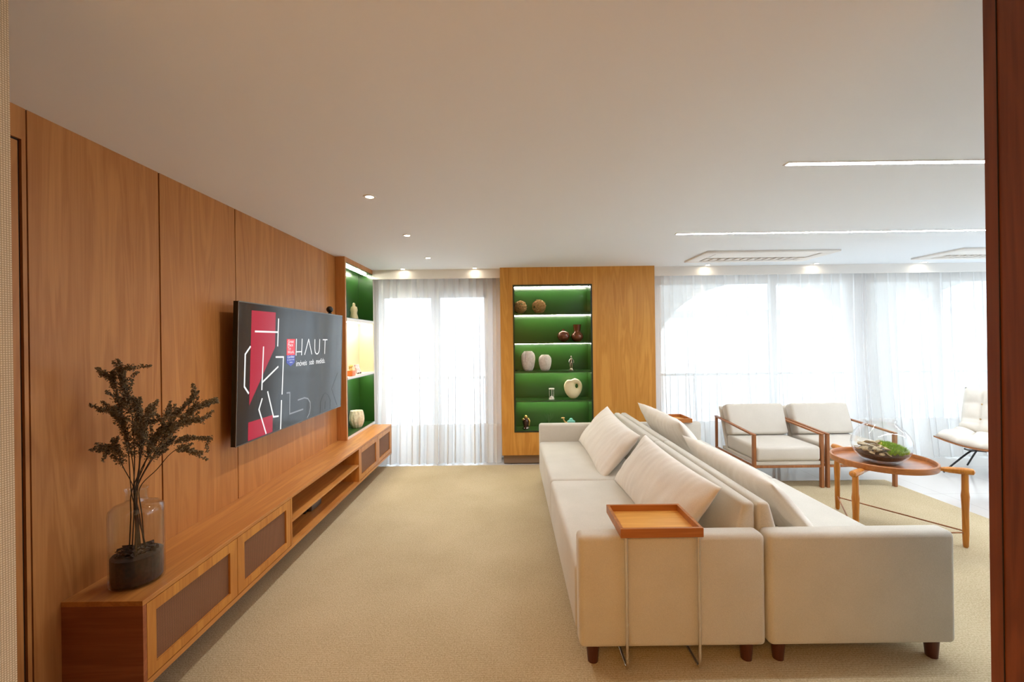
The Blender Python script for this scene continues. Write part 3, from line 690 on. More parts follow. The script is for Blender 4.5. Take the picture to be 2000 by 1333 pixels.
# ------------------------------------------------------------------ armchairs (local: faces -Y)
def make_armchair(label, loc):
    t = T('armchair', label, 'armchair', loc, 0, 'teak framed ivory armchairs')
    hx = 0.385; yf, yr = -0.43, 0.44
    for s in (-1, 1):
        x = s * (hx - 0.016)
        b = BM(); prism(b, [(yf, 0), (yf + 0.04, 0), (yf + 0.036, 0.573), (yf - 0.002, 0.573)], 'X', x - 0.016, x + 0.016, r=0.003, seg=1); P('front_leg', b, M['teak'], t)
        b = BM(); prism(b, [(yr - 0.012, 0), (yr + 0.02, 0), (yr + 0.018, 0.632), (yr - 0.018, 0.632)], 'X', x - 0.013, x + 0.013, r=0.003, seg=1); P('rear_leg', b, M['teak'], t)
        b = BM(); prism(b, [(yf - 0.002, 0.573), (yf - 0.002, 0.592), (yr + 0.018, 0.648), (yr + 0.018, 0.628)], 'X', x - 0.018, x + 0.018, r=0.004, seg=2); P('armrest', b, M['teak'], t)
        P('side_rail', bx(x - 0.012, x + 0.012, yf + 0.04, yr - 0.012, 0.222, 0.250, r=0.003, seg=1), M['teak'], t)
    P('front_rail', bx(-hx + 0.03, hx - 0.03, yf + 0.004, yf + 0.032, 0.222, 0.248, r=0.003, seg=1), M['teak'], t)
    P('seat_base', bx(-hx + 0.030, hx - 0.030, yf + 0.010, yr - 0.12, 0.249, 0.292, r=0.008, seg=2), M['chair_fab'], t)
    P('seat_cushion', bx(-hx + 0.034, hx - 0.034, yf - 0.004, 0.22, 0.293, 0.455, r=0.035, seg=4), M['chair_fab'], t)
    b = BM(); prism(b, [(0.20, 0.27), (0.245, 0.27), (0.425, 0.77), (0.385, 0.77)], 'X', -hx + 0.032, hx - 0.032, r=0.012, seg=2); P('back_frame', b, M['chair_fab'], t)
    m = Matrix.Translation((0, 0.225, 0.625)) @ Matrix.Rotation(-math.radians(19), 4, 'X')
    P('back_cushion', bx(-hx + 0.034, hx - 0.034, -0.075, 0.065, -0.18, 0.195, r=0.032, seg=4, mtx=m), M['chair_fab'], t)
    return t
make_armchair('ivory armchair with slim wooden frame, nearer the sofa', (3.022, 5.115, 0))
a0 = [o for o in bpy.data.objects if o.name == 'armchair'][0]
dup(a0, (3.822, 5.115, 0), 0, 'ivory armchair with slim wooden frame, standing behind the glass terrarium')

# ------------------------------------------------------------------ round table
tb = T('round_table', 'round wooden coffee table with raised rim on three turned legs', 'table', (3.08, 3.58, 0))
LEG = [(3.11, 4.11), (3.52, 3.34), (2.66, 3.33)]; C0 = Vector((3.08, 3.58, 0)); R = 0.338
b = BM(); lathe(b, [(0, 0.598), (R - 0.004, 0.598), (R - 0.004, 0.612), (0, 0.612)], 72, (C0.x, C0.y, 0)); P('table_top', b, M['table_top'], tb, world=True)
b = BM(); lathe(b, [(R - 0.006, 0.596), (R + 0.008, 0.596), (R + 0.010, 0.600), (R + 0.010, 0.640), (R + 0.006, 0.643), (R - 0.002, 0.643), (R - 0.006, 0.638), (R - 0.006, 0.596)], 72, (C0.x, C0.y, 0)); P('rim', b, M['tray_rim'], tb, world=True)
for i, (lx, ly) in enumerate(LEG):
    d_ = (Vector((lx, ly, 0)) - C0).normalized(); L0 = Vector((lx, ly, 0))
    e0 = L0 + d_ * 0.055; cz = 0.592
    pts = [C0 + d_ * 0.02, C0 + d_ * (R - 0.02), C0 + d_ * (R + 0.03), L0 - d_ * 0.09, L0, e0 - d_ * 0.01, e0]
    pts = [Vector((p.x, p.y, cz - (0.012 if q_ < 2 else 0))) for q_, p in enumerate(pts)]
    b = BM(); tube(b, pts, [0.010, 0.010, 0.015, 0.024, 0.027, 0.024, 0.012], 18); P('arm_beam', b, M['caramel'], tb, world=True)
    b = BM(); a_ = d_
    prof = [(0.0, 0.012), (0.012, 0.017), (0.10, 0.020), (0.28, 0.021), (0.36, 0.024), (0.40, 0.026), (0.44, 0.022), (0.58, 0.021)]
    tube(b, [(lx, ly, z) for z, r_ in prof], [r_ for z, r_ in prof], 16); P('leg', b, M['caramel'], tb, world=True)
b = BM()
for i in range(3):
    A = Vector((*LEG[i], 0.115)); B_ = Vector((*LEG[(i + 1) % 3], 0.125)); tube(b, [A, B_], 0.0055, 8)
P('stretcher', b, M['teak'], tb, world=True)

# terrarium
tx = T('terrarium', 'round clear glass terrarium with moss and pale leaves on the round table', 'terrarium', (3.06, 3.56, 0.613))
tcx, tcy, tz = 3.06, 3.56, 0.613
prof = [(0, 0.0), (0.10, 0.0), (0.135, 0.018), (0.17, 0.055), (0.194, 0.10), (0.202, 0.145), (0.196, 0.19), (0.178, 0.235), (0.15, 0.272), (0.118, 0.300), (0.100, 0.318), (0.101, 0.335), (0.104, 0.345)]
b = BM(); lathe(b, prof, 64, (tcx, tcy, tz)); lathe(b, [(r_ - 0.005 if r_ > 0.01 else 0, z + (0.007 if z < 0.02 else 0)) for r_, z in prof], 64, (tcx, tcy, tz)); P('glass_bowl', b, M['glass'], tx, world=True)
soil = fabric('dark_soil', (44, 32, 24), (98, 78, 58), 90, 1.0, big=20)
b = BM(); rr = lambda a, z: 1 + 0.03 * math.sin(3 * a)
lathe(b, [(0, 0.022), (0.10, 0.022), (0.132, 0.032), (0.158, 0.058), (0.170, 0.072), (0.10, 0.085), (0, 0.088)], 48, (tcx, tcy, tz)); P('soil', b, soil, tx, world=True)
moss = fabric('green_moss', (112, 150, 30), (186, 214, 78), 160, 1.0, big=25)
b = BM(); rnd = random.Random(5)
for i in range(4200):
    a = rnd.uniform(-2.0, 1.1); rad = 0.172 * math.sqrt(rnd.random()); x = tcx + rad * math.cos(a) * 1.0; y = tcy + rad * math.sin(a)
    hgt = 0.088 + 0.075 * math.sqrt(max(0, 1 - (rad / 0.18) ** 2)) + 0.012 * noise.noise(Vector((x * 30, y * 30, 0)))
    base = Vector((x, y, tz + hgt - 0.022)); d_ = Vector((rnd.uniform(-1, 1), rnd.uniform(-1, 1), rnd.uniform(0.6, 1.8))).normalized() * rnd.uniform(0.014, 0.036)
    s_ = Vector((rnd.uniform(-1, 1), rnd.uniform(-1, 1), 0)).normalized() * 0.0022
    v1 = b.verts.new(base - s_); v2 = b.verts.new(base + s_); v3 = b.verts.new(base + d_); b.faces.new((v1, v2, v3))
ms = P('moss', b, moss, tx, world=True, sm=False); ms['kind'] = 'stuff'
leafm = fabric('pale_leaf', (150, 128, 92), (206, 188, 150), 60, 0.4, big=14)
b = BM()
for i in range(75):
    a = rnd.uniform(1.3, 4.4); rad = 0.165 * math.sqrt(rnd.random()); x = tcx + rad * math.cos(a); y = tcy + rad * math.sin(a)
    z = tz + 0.088 + 0.085 * rnd.random() * (1 - 0.5 * (rad / 0.165) ** 2)
    q = bmesh.new(); bmesh.ops.create_uvsphere(q, u_segments=10, v_segments=6, radius=1)
    mm = Matrix.Translation((x, y, z)) @ Matrix.Rotation(rnd.uniform(0, 6), 4, 'Z') @ Matrix.Rotation(rnd.uniform(-0.9, 0.9), 4, 'X') @ Matrix.Diagonal((rnd.uniform(0.016, 0.030), rnd.uniform(0.014, 0.022), 0.0045, 1))
    bmesh.ops.transform(q, matrix=mm, verts=q.verts); merge(b, q)
lf = P('leaf_cluster', b, leafm, tx, world=True); lf['kind'] = 'stuff'

# ------------------------------------------------------------------ tufted lounge chair (local: faces -Y)
lc = T('lounge_chair', 'cream tufted lounge chair on curved wooden slats and black steel legs', 'lounge chair', (5.607, 5.0, 0), -math.radians(63))
side = smooth_pts([(0, -0.38, 0.355), (0, -0.26, 0.325), (0, -0.08, 0.305), (0, 0.12, 0.315), (0, 0.26, 0.38), (0, 0.345, 0.53), (0, 0.41, 0.74), (0, 0.47, 0.965)], 8)
b = BM(); N_ = len(side)
for k in range(14):
    i = int(k * (N_ - 2) / 13); p = side[i]; d_ = (side[i + 1] - side[i]).normalized(); nn = Vector((0, -d_.z, d_.y))
    pts = []
    wd = 0.40 - 0.07 * (i / N_)
    for j in range(9):
        s_ = -1 + 2 * j / 8; lift = 0.075 * s_ * s_ if i < N_ * 0.6 else 0.03 * s_ * s_
        pts.append(p + Vector((s_ * wd, 0, 0)) + nn * lift)
    A = []
    for q in pts: A.append([b.verts.new(q + d_ * a_ * 0.016 + nn * c_ * 0.008) for a_, c_ in ((-1, -1), (1, -1), (1, 1), (-1, 1))])
    for j in range(8):
        for m_i in range(4): b.faces.new((A[j][m_i], A[j][(m_i + 1) % 4], A[j + 1][(m_i + 1) % 4], A[j + 1][m_i]))
    b.faces.new(A[0][::-1]); b.faces.new(A[-1])
P('slats', b, M['teak'], lc, ang=60)
b = BM(); pth = [p + Vector((0, 0, -0.012)) for p in side]
for sx in (-0.13, 0.13): tube(b, [q + Vector((sx, 0, -0.006)) for q in pth], 0.009, 8)
P('support_rail', b, M['black_metal'], lc)
def pad(bm, i0, i1, wd, rows, cols, th=0.105, end0=True):
    nu, nv = 36, 32
    seg_ = side[i0:i1 + 1]
    cum = [0]
    for a_, c_ in zip(seg_[:-1], seg_[1:]): cum.append(cum[-1] + (c_ - a_).length)
    tot = cum[-1]
    def at(v):
        s_ = v * tot
        for k in range(len(cum) - 1):
            if cum[k + 1] >= s_ - 1e-9: break
        t_ = (s_ - cum[k]) / (cum[k + 1] - cum[k]); p = seg_[k].lerp(seg_[k + 1], t_); d_ = (seg_[k + 1] - seg_[k]).normalized(); return p, Vector((0, -d_.z, d_.y))
    top = []; bot = []
    for j in range(nv + 1):
        v = j / nv; p, nn = at(v); tr_ = []; br_ = []
        for i in range(nu + 1):
            u = -1 + 2 * i / nu
            e_ = (max(0, 1 - abs(u) ** 10) * max(0, 1 - abs(2 * v - 1) ** 10)) ** 0.5
            cu_ = abs(math.sin(PI * cols * (u + 1) / 2)); cv_ = abs(math.sin(PI * rows * v))
            puff = 0.55 + 0.45 * (cu_ * cv_) ** 0.45
            lift = 0.075 * u * u if p.z < 0.5 else 0.03 * u * u
            base = p + Vector((u * wd * (1 - 0.03 * (2 * v - 1) ** 2), 0, 0)) + nn * (lift + 0.012)
            tr_.append(bm.verts.new(base + nn * (th * e_ * puff)))
            br_.append(tr_[-1] if i in (0, nu) or j in (0, nv) else bm.verts.new(base))
        top.append(tr_); bot.append(br_)
    spots_ = [top[round(nv * v_)][round(nu * u_)].co.copy() for v_ in (1 / 3, 2 / 3) for u_ in (0.25, 0.5, 0.75)]
    for j in range(nv):
        for i in range(nu):
            bm.faces.new((top[j][i], top[j][i + 1], top[j + 1][i + 1], top[j + 1][i])); bm.faces.new((bot[j][i], bot[j + 1][i], bot[j + 1][i + 1], bot[j][i + 1]))
    return spots_
btn = plain('tan_button', (190, 160, 118), 0.7)
b = BM(); pad(b, 0, 33, 0.405, 3, 4, 0.14); P('seat_cushion', b, M['tuft'], lc, ang=180)
b = BM(); sp_ = pad(b, 33, N_ - 1, 0.37, 3, 4); bcu = P('back_cushion', b, M['tuft'], lc, ang=180)
for q in sp_:
    b = BM(); ball(b, q, 0.011); P('button', b, btn, bcu)
for sx, sy, tx_, ty_ in ((-1, -1, -0.34, -0.30), (1, -1, 0.34, -0.30), (-1, 1, -0.32, 0.34), (1, 1, 0.32, 0.34)):
    b = BM(); tube(b, smooth_pts([(sx * 0.05, sy * 0.04, 0.278), (sx * 0.13, sy * 0.10, 0.278), (sx * 0.18, sy * 0.15, 0.24), (tx_, ty_, 0.0)], 4), 0.0095, 10); P('leg', b, M['black_metal'], lc)

# ------------------------------------------------------------------ glass bottle with dried branches
gb = T('glass_bottle', 'large clear glass bottle holding dried branches on the near end of the console', 'bottle', (-1.772, 2.03, ZT))
bcx, bcy = -1.772, 2.03
prof = [(0, 0), (0.094, 0), (0.103, 0.006), (0.105, 0.02), (0.105, 0.325), (0.102, 0.345), (0.088, 0.360), (0.058, 0.370), (0.044, 0.378), (0.041, 0.392), (0.041, 0.425), (0.046, 0.434), (0.045, 0.438)]
b = BM(); lathe(b, prof, 56, (bcx, bcy, ZT)); lathe(b, [(max(r_ - 0.005, 0), z + (0.009 if z < 0.01 else 0)) for r_, z in prof], 56, (bcx, bcy, ZT)); P('glass_body', b, M['bottle_glass'], gb, world=True)
bark = fabric('dark_bark_chips', (26, 15, 11), (74, 44, 32), 60, 1.0, big=16)
b = BM(); rnd = random.Random(9)
lathe(b, [(0, 0.012), (0.096, 0.012), (0.0985, 0.03), (0.0985, 0.13), (0.07, 0.14), (0, 0.138)], 40, (bcx, bcy, ZT), mod=lambda a, z: 1 - 0.02 * abs(math.sin(5 * a + z * 40)))
for i in range(150):
    a = rnd.uniform(0, 2 * PI); rad = 0.072 * math.sqrt(rnd.random()); z = rnd.uniform(0.12, 0.158)
    q = bmesh.new(); bmesh.ops.create_cube(q, size=1)
    mm = Matrix.Translation((bcx + rad * math.cos(a), bcy + rad * math.sin(a), ZT + z)) @ Matrix.Rotation(rnd.uniform(0, 6), 4, 'Z') @ Matrix.Rotation(rnd.uniform(-1, 1), 4, 'X') @ Matrix.Diagonal((rnd.uniform(0.02, 0.045), rnd.uniform(0.008, 0.02), 0.004, 1))
    bmesh.ops.transform(q, matrix=mm, verts=q.verts); merge(b, q)
tag(P('bark_chips', b, bark, sm=False), 'dark bark chips filling the lower half of the glass bottle', 'bark chips', kind='stuff')
stem_m = plain('dry_stem', (70, 52, 32), 0.8)
head_m = fabric('dried_seed_heads', (82, 68, 46), (150, 130, 94), 80, 0.8, big=30)
ST = [
 [(-1.751, 2.024, 1.114), (-1.746, 2.018, 1.292), (-1.745, 2.012, 1.369), (-1.759, 2.006, 1.405), (-1.809, 2.0, 1.402)],
 [(-1.776, 2.015, 1.117), (-1.796, 2.0, 1.271), (-1.804, 1.985, 1.364), (-1.806, 1.97, 1.455), (-1.816, 1.955, 1.506), (-1.845, 1.94, 1.532)],
 [(-1.764, 2.013, 1.117), (-1.758, 1.997, 1.321), (-1.771, 1.98, 1.434), (-1.77, 1.963, 1.5), (-1.759, 1.947, 1.545), (-1.700, 1.935, 1.556)],
 [(-1.791, 2.01, 1.169), (-1.806, 1.99, 1.298), (-1.817, 1.97, 1.357), (-1.862, 1.95, 1.365)],
 [(-1.822, 2.015, 1.092), (-1.827, 2.0, 1.162), (-1.843, 1.985, 1.186), (-1.888, 1.97, 1.178)],
 [(-1.745, 2.068, 1.127), (-1.691, 2.106, 1.248), (-1.667, 2.144, 1.31), (-1.619, 2.182, 1.379), (-1.63, 2.22, 1.413)],
 [(-1.716, 2.084, 1.149), (-1.652, 2.138, 1.268), (-1.611, 2.192, 1.328), (-1.59, 2.22, 1.342), (-1.565, 2.25, 1.356)],
 [(-1.744, 2.085, 1.097), (-1.709, 2.14, 1.161), (-1.642, 2.195, 1.174), (-1.577, 2.25, 1.166)],
 [(-1.738, 2.047, 1.107), (-1.726, 2.065, 1.195), (-1.704, 2.083, 1.232), (-1.675, 2.1, 1.333)],
 [(-1.677, 2.035, 1.069), (-1.619, 2.04, 1.138), (-1.566, 2.045, 1.167), (-1.514, 2.05, 1.142)],
 [(-1.731, 2.01, 1.168), (-1.707, 1.99, 1.272), (-1.67, 1.97, 1.325), (-1.626, 1.95, 1.365)],
 [(-1.734, 2.02, 1.165), (-1.704, 2.01, 1.278), (-1.61, 2.0, 1.314)],
 [(-1.742, 2.052, 1.106), (-1.63, 2.075, 1.243), (-1.569, 2.098, 1.28), (-1.527, 2.12, 1.28)]]
SLAB = ['dried branch curving over at the middle of the bunch', 'dried branch reaching furthest up on the left, against the wall', 'tallest dried branch, its tip bent to the right',
        'dried branch with a drooping head on the left of the bunch', 'lowest dried branch on the left, its thin tip near the wall', 'dried branch rising to the right with a knobbly upright tip',
        'dried branch stretching furthest right towards the television', 'dried branch spreading low to the right', 'short upright dried branch in the right half of the bunch',
        'lowest dried branch on the right with a bare stem', 'dried branch leaning right from the centre', 'dried branch bending sideways at the centre', 'dried branch with a level tip on the right']
for k, pts in enumerate(ST):
    base = Vector((bcx + rnd.uniform(-0.03, 0.03), bcy + rnd.uniform(-0.03, 0.03), 0.66)); neck = Vector((bcx + rnd.uniform(-0.024, 0.024), bcy + rnd.uniform(-0.024, 0.024), 0.975))
    full = smooth_pts([base, base.lerp(neck, 0.6), neck] + pts, 5)
    t = T('dried_branch', SLAB[k], 'dried branch', tuple(base), 0, 'dried branches in the glass bottle')
    b = BM(); tube(b, full, [0.0028 - 0.0018 * i / len(full) for i in range(len(full))], 6); P('stem', b, stem_m, t, world=True)
    b = BM(); n0 = 16
    seq = full[n0:] if k not in (9,) else full[24:]
    def crumbs(c_, d_, cnt, rad):
        for _ in range(cnt):
            o_ = Vector((rnd.gauss(0, 1), rnd.gauss(0, 1), rnd.gauss(0, 1))) * rad * 0.55; p = c_ + o_
            p.x = max(p.x, XW + 0.012)
            q = [p + Vector((rnd.uniform(-1, 1), rnd.uniform(-1, 1), rnd.uniform(-1, 1))) * 0.0056 for _ in range(4)]
            for qq in q: qq.x = max(qq.x, XW + 0.01)
            vs = [b.verts.new(x_) for x_ in q]; b.faces.new(vs[:3]); b.faces.new((vs[0], vs[2], vs[3])); b.faces.new((vs[0], vs[3], vs[1])); b.faces.new((vs[1], vs[3], vs[2]))
    for i in range(len(seq)):
        fr = i / len(seq)
        d_ = (seq[min(i + 1, len(seq) - 1)] - seq[max(i - 1, 0)]).normalized()
        rad = 0.017 * (1 - 0.45 * fr)
        crumbs(seq[i], d_, 26, rad)
        if rnd.random() < 0.55 and fr < 0.92:      # side plume
            dd = (d_ + Vector((rnd.uniform(-1, 1), rnd.uniform(-1, 1), rnd.uniform(-0.4, 0.8))) * 0.8).normalized(); ln = rnd.uniform(0.04, 0.085)
            for s_ in range(7): crumbs(seq[i] + dd * ln * s_ / 6, dd, 15, 0.014 * (1 - s_ / 9))
    P('seed_heads', b, head_m, t, world=True, sm=False)['kind'] = 'stuff'

# ------------------------------------------------------------------ ornaments on the back shelves
yc = 5.87
def orn(name, label, cat, x, z, parts, group=None, y=yc):
    t = T(name, label, cat, (x, y, z), 0, group)
    for nm, b, m in parts: P(nm, b, m, t, world=True)
    return t
gold = plain('antique_gold', (196, 152, 96), 0.4, metal=0.5)
def twig_ball(x, z, r, seed, label):
    b = BM(); rnd = random.Random(seed)
    for i in range(30):
        ax = Vector((rnd.gauss(0, 1), rnd.gauss(0, 1), rnd.gauss(0, 1))).normalized(); a = ax.orthogonal().normalized(); c_ = ax.cross(a)
        rr_ = r * rnd.uniform(0.86, 0.97); off = rnd.uniform(-0.45, 0.45) * r; rc = math.sqrt(rr_ ** 2 - off ** 2)
        pts = [Vector((x, yc, z + r)) + ax * off + (a * math.cos(t_ * 2 * PI / 18) + c_ * math.sin(t_ * 2 * PI / 18)) * rc * (1 + 0.05 * math.sin(t_ * 1.7 + i)) for t_ in range(19)]
        tube(b, pts, r * 0.035, 5, cap=False)
    o = P('twig_ball', b, gold); tag(o, label, 'ornament', 'bronze twig balls')
twig_ball(0.146, SH[0], 0.092, 1, 'bronze woven twig ball, left one on the top green shelf')
twig_ball(0.402, SH[0], 0.097, 2, 'bronze woven twig ball, right one on the top green shelf')
bronze = plain('brown_glaze', (112, 62, 34), 0.25, metal=0.35, coat=0.4)
b = BM(); lathe(b, [(0, 0), (0.035, 0), (0.07, 0.03), (0.088, 0.075), (0.075, 0.12), (0.04, 0.145), (0.018, 0.152), (0.016, 0.165), (0.02, 0.172), (0, 0.172)], 32, (0.73, yc, SH[1]))
tag(P('vase', b, bronze), 'round brown glazed vase with a tiny neck', 'vase')
b = BM(); lathe(b, [(0, 0), (0.04, 0), (0.075, 0.03), (0.086, 0.07), (0.072, 0.108), (0.048, 0.125), (0.042, 0.14), (0.05, 0.18), (0.056, 0.232), (0.05, 0.232), (0.04, 0.15), (0, 0.14)], 32, (0.918, yc, SH[1]))
tag(P('vase', b, bronze), 'brown glazed vase with a tall wide neck beside the round one', 'vase')
cer = fabric('ribbed_white_ceramic', (196, 182, 166), (228, 218, 206), 60, 0.2, 0.5, big=18)
def ribbed(x, h, r, n_, label):
    b = BM(); pr = [(0, 0), (0.5, 0), (0.66, 0.06), (0.86, 0.25), (1.0, 0.55), (0.98, 0.75), (0.82, 0.9), (0.62, 0.97), (0.6, 1.0), (0.52, 1.0), (0.5, 0.93), (0, 0.9)]
    pp = smooth_pts([(a, 0, c_) for a, c_ in pr[1:10]], 3); pr2 = [(0, 0)] + [(p.x, p.z) for p in pp] + pr[10:]
    lathe(b, [(a * r, c_ * h) for a, c_ in pr2], 120, (x, yc, SH[2]), mod=lambda a, z: 1 + 0.035 * math.cos(n_ * a))
    tag(P('ribbed_vase', b, cer, ang=80), label, 'vase', 'ribbed white vases')
ribbed(0.245, 0.268, 0.092, 20, 'taller ribbed white ceramic vase on the third green shelf')
ribbed(0.475, 0.215, 0.084, 20, 'shorter ribbed white ceramic vase on the third green shelf')
silver = plain('silver_finish', (176, 166, 150), 0.25, metal=0.9)
x = 0.832; b = BM()
lathe(b, [(0, 0), (0.036, 0), (0.036, 0.012), (0.02, 0.02), (0.012, 0.03), (0, 0.03)], 20, (x, yc, SH[2])); z0 = SH[2]
for s_ in (-1, 1):
    tube(b, [(x + s_ * 0.010, yc, z0 + 0.028), (x + s_ * 0.013, yc, z0 + 0.07), (x + s_ * 0.008, yc, z0 + 0.115)], [0.007, 0.009, 0.011], 8)
    tube(b, [(x + s_ * 0.015, yc, z0 + 0.150), (x + s_ * 0.032, yc - 0.008, z0 + 0.128), (x + s_ * 0.030, yc - 0.018, z0 + 0.10)], [0.007, 0.006, 0.005], 8)
tube(b, [(x, yc, z0 + 0.105), (x, yc, z0 + 0.13), (x, yc, z0 + 0.155), (x, yc, z0 + 0.168)], [0.017, 0.013, 0.018, 0.006], 10); ball(b, (x, yc, z0 + 0.182), 0.014); 
tag(P('figurine', b, silver), 'small silver standing figurine on the third green shelf', 'figurine')
# hourglass
hx_ = 0.559; z0 = SH[3]
hg = T('hourglass', 'small hourglass with white end caps on the fourth green shelf', 'hourglass', (hx_, yc, z0))
b = BM(); lathe(b, [(0, 0), (0.040, 0), (0.040, 0.012), (0, 0.012)], 20, (hx_, yc, z0)); lathe(b, [(0, 0.135), (0.038, 0.135), (0.038, 0.147), (0, 0.147)], 20, (hx_, yc, z0)); P('end_caps', b, M['edge_white'], hg, world=True)
b = BM(); lathe(b, [(0.032, 0.012), (0.033, 0.03), (0.022, 0.055), (0.005, 0.073), (0.022, 0.092), (0.033, 0.117), (0.032, 0.135)], 20, (hx_, yc, z0)); P('glass_bulbs', b, M['glass'], hg, world=True)
b = BM(); lathe(b, [(0, 0.013), (0.028, 0.013), (0.026, 0.03), (0, 0.045)], 16, (hx_, yc, z0)); P('sand', b, M['edge_white'], hg, world=True)
b = BM()
for a in (0.5, 2.6, 4.7): tube(b, [(hx_ + 0.034 * math.cos(a), yc + 0.034 * math.sin(a), z0 + 0.012), (hx_ + 0.034 * math.cos(a), yc + 0.034 * math.sin(a), z0 + 0.135)], 0.003, 6)
P('posts', b, M['edge_white'], hg, world=True)
# cream pebble vase with a hole
x = 0.853; z0 = SH[3]; b = BM(); NU, NV = 48, 14
def outl(t_):
    X = 0.122 * math.cos(t_) * (1 + 0.08 * math.sin(t_)); Z = 0.142 + 0.142 * math.sin(t_) - 0.018 * math.exp(-((t_ - 1.75) / 0.22) ** 2)
    if Z < 0.004: Z = 0.004
    return Vector((X + 0.008 * math.sin(2 * t_), 0, Z))
hc_ = Vector((0.048, 0, 0.178))
rings = []
for i in range(NU):
    t_ = 2 * PI * i / NU; O_ = outl(t_); H = hc_ + Vector((0.020 * math.cos(t_), 0, 0.030 * math.sin(t_)))
    ring = []
    for j in range(NV * 2):
        ph = 2 * PI * j / (NV * 2); s_ = (1 - math.cos(ph)) / 2; p = H.lerp(O_, s_); dist = (O_ - H).length
        ring.append(b.verts.new((x + p.x, yc + math.sin(ph) * min(0.045, 0.02 + dist * 0.3) * 0.9, z0 + p.z - 0.003)))
    rings.append(ring)
for i in range(NU):
    for j in range(NV * 2):
        A, B_ = rings[i], rings[(i + 1) % NU]; b.faces.new((A[j], A[(j + 1) % (NV * 2)], B_[(j + 1) % (NV * 2)], B_[j]))
tag(P('pebble_vase', b, plain('cream_ceramic', (232, 220, 176), 0.4), ang=180), 'cream pebble-shaped vase with an off-centre hole on the fourth green shelf', 'vase')
# bottom shelf figures
x = 0.202; z0 = SB; b = BM()
lathe(b, [(0, 0), (0.046, 0), (0.05, 0.012), (0.028, 0.03), (0.034, 0.06), (0.046, 0.10), (0.040, 0.135), (0.02, 0.15), (0, 0.15)], 20, (x, yc, z0), mod=lambda a, z: 1 + 0.12 * math.sin(3 * a + z * 60))
fg = T('figurine', 'brown and gold glazed figurine on the lowest green shelf', 'figurine', (x, yc, z0)); P('body', b, plain('dark_brown_glaze', (64, 34, 24), 0.2, coat=0.6), fg, world=True)
b = BM(); ball(b, (x, yc - 0.01, z0 + 0.165), 0.024); ball(b, (x - 0.035, yc - 0.02, z0 + 0.135), 0.016); tube(b, [(x + 0.03, yc - 0.02, z0 + 0.15), (x + 0.05, yc - 0.03, z0 + 0.11), (x + 0.042, yc - 0.03, z0 + 0.05)], [0.012, 0.010, 0.007], 8); P('gilded_trim', b, plain('gilded', (196, 158, 84), 0.3, metal=0.6), fg, world=True)
x = 0.515; pp = T('potted_plant', 'tiny wispy plant in a white pot on the lowest green shelf', 'potted plant', (x, yc, z0))
b = BM(); lathe(b, [(0, 0), (0.025, 0), (0.034, 0.07), (0.028, 0.07), (0, 0.06)], 20, (x, yc, z0)); P('pot', b, M['edge_white'], pp, world=True)
b = BM(); rnd = random.Random(3)
for i in range(26):
    a = rnd.uniform(0, 2 * PI); r_ = rnd.uniform(0.02, 0.075); h_ = rnd.uniform(0.08, 0.15)
    tube(b, smooth_pts([(x, yc, z0 + 0.06), (x + r_ * 0.4 * math.cos(a), yc + r_ * 0.4 * math.sin(a), z0 + 0.06 + h_ * 0.6), (x + r_ * math.cos(a), yc + r_ * math.sin(a), z0 + 0.06 + h_)], 3), 0.0012, 4)
P('foliage', b, plain('thin_green_leaf', (58, 84, 42), 0.6), pp, world=True)
x = 0.80; cg = T('camel_figurine', 'small turquoise and ochre camel-like figurine on the lowest green shelf behind the sofa arm', 'figurine', (x, yc, z0))
b = BM(); ball(b, (x + 0.02, yc, z0 + 0.088), 0.038, s=(1.5, 0.7, 0.8)); ball(b, (x + 0.02, yc, z0 + 0.118), 0.022, s=(1.2, 0.8, 1)); P('saddle', b, plain('turquoise_glaze', (120, 196, 182), 0.3), cg, world=True)
b = BM()
for sx in (-0.02, 0.06): tube(b, [(x + sx, yc, z0), (x + sx, yc, z0 + 0.085)], [0.009, 0.012], 8)
tube(b, smooth_pts([(x - 0.02, yc, z0 + 0.08), (x - 0.06, yc, z0 + 0.085), (x - 0.085, yc, z0 + 0.135), (x - 0.075, yc, z0 + 0.145)], 4), 0.010, 8); ball(b, (x - 0.09, yc, z0 + 0.143), 0.016, s=(1.7, 0.8, 0.6)); P('body', b, plain('ochre_glaze', (206, 166, 104), 0.4), cg, world=True)

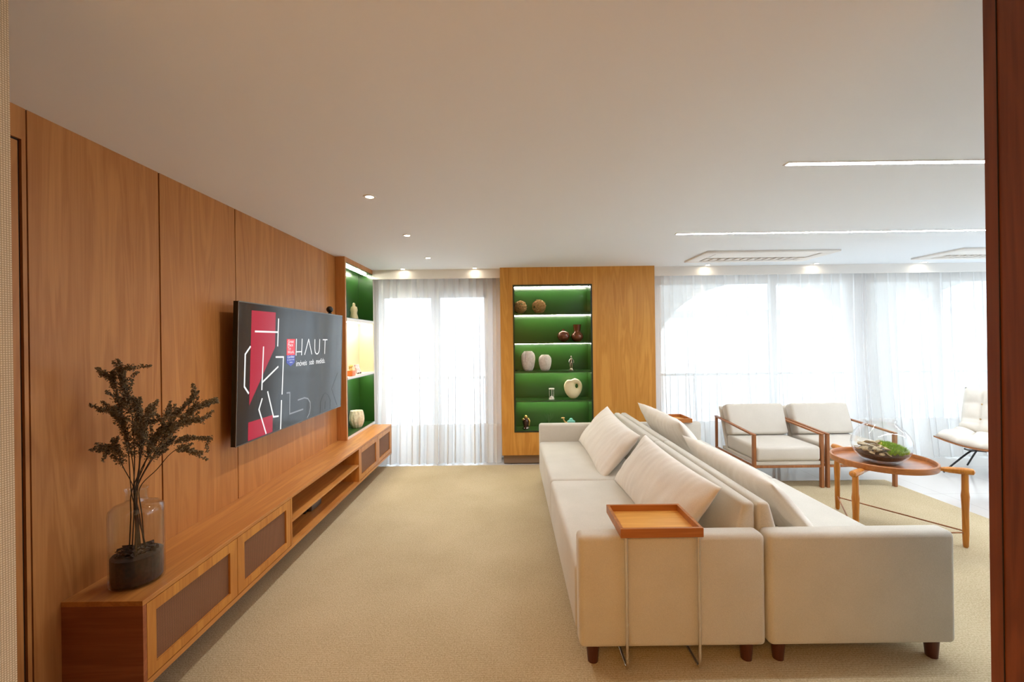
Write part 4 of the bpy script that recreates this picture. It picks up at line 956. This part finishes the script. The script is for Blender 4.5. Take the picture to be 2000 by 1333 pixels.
# ------------------------------------------------------------------ ornaments on the left bookcase
xs = -1.955
st = plain('pale_gold_stone', (214, 196, 152), 0.5)
b = BM(); Y_ = 5.40; z0 = 1.939
lathe(b, smooth_prof if False else [(0, 0), (0.045, 0), (0.048, 0.03), (0.036, 0.08), (0.042, 0.12), (0.034, 0.155), (0.018, 0.168), (0.020, 0.19), (0.012, 0.208), (0, 0.212)], 28, (xs, Y_, z0), mod=lambda a, z: 1 + 0.14 * math.sin(4 * a + z * 50) + 0.06 * math.sin(9 * a - z * 90))
tag(P('statuette', b, st, ang=70), 'pale gold carved statuette in the top niche of the tall bookcase', 'statuette')
ob = T('orange_planter_box', 'small orange box with gold trinkets on the middle shelf of the bookcase', 'box', (-1.90, 5.12, 1.253))
P('box', bx(-1.935, -1.865, 5.07, 5.19, 1.2535, 1.315, r=0.006), plain('orange_lacquer', (214, 110, 38), 0.4), ob, world=True)
b = BM(); rnd = random.Random(4)
for i, yy in enumerate((5.09, 5.12, 5.145, 5.17)):
    zz = 1.316; tube(b, smooth_pts([(-1.90, yy, zz), (-1.905 + rnd.uniform(-0.01, 0.01), yy + 0.012, zz + 0.03), (-1.90, yy - 0.006, zz + 0.055 + 0.01 * (i % 2))], 4), 0.006, 8); ball(b, (-1.90, yy - 0.004, zz + 0.05), 0.011)
P('trinkets', b, plain('bright_gold', (214, 178, 92), 0.3, metal=0.7), ob, world=True)
pf = T('picture_block', 'small pale patterned picture block on the middle shelf of the bookcase', 'picture', (-1.93, 5.47, 1.253))
m = Matrix.Translation((-1.93, 5.47, 1.262)) @ Matrix.Rotation(-0.25, 4, 'Y')
P('block', bx(-0.012, 0.012, -0.06, 0.06, 0.0, 0.11, r=0.003, seg=1, mtx=m), fabric('speckled_print', (176, 128, 130), (240, 228, 220), 45, 0.0, 0.5, big=12), pf, world=True)
b = BM()
for yy in (5.43, 5.51): ball(b, (-1.925, yy, 1.2635), 0.0105, s=(1.6, 1, 1))
P('foot', b, M['foot'], pf, world=True)
# coral bowl in the lower niche
Y_ = 5.42; z0 = 0.5815; xs = -1.945; b = BM()
pr = smooth_pts([(0.055, 0, 0), (0.075, 0, 0.04), (0.086, 0, 0.10), (0.080, 0, 0.17), (0.072, 0, 0.21)], 4)
lathe(b, [(0, 0)] + [(p.x, p.z) for p in pr] + [(0.060, 0.205), (0.06, 0.12), (0, 0.08)], 96, (xs, Y_, z0), mod=lambda a, z: 1 + 0.07 * abs(math.sin(5.5 * a)) + 0.02 * math.sin(13 * a + z * 30))
tag(P('shell_vase', b, fabric('shell_ceramic', (206, 190, 150), (238, 228, 202), 60, 0.3, 0.5, big=20), ang=80), 'cream fluted shell-like vase in the lower green niche of the bookcase', 'vase')
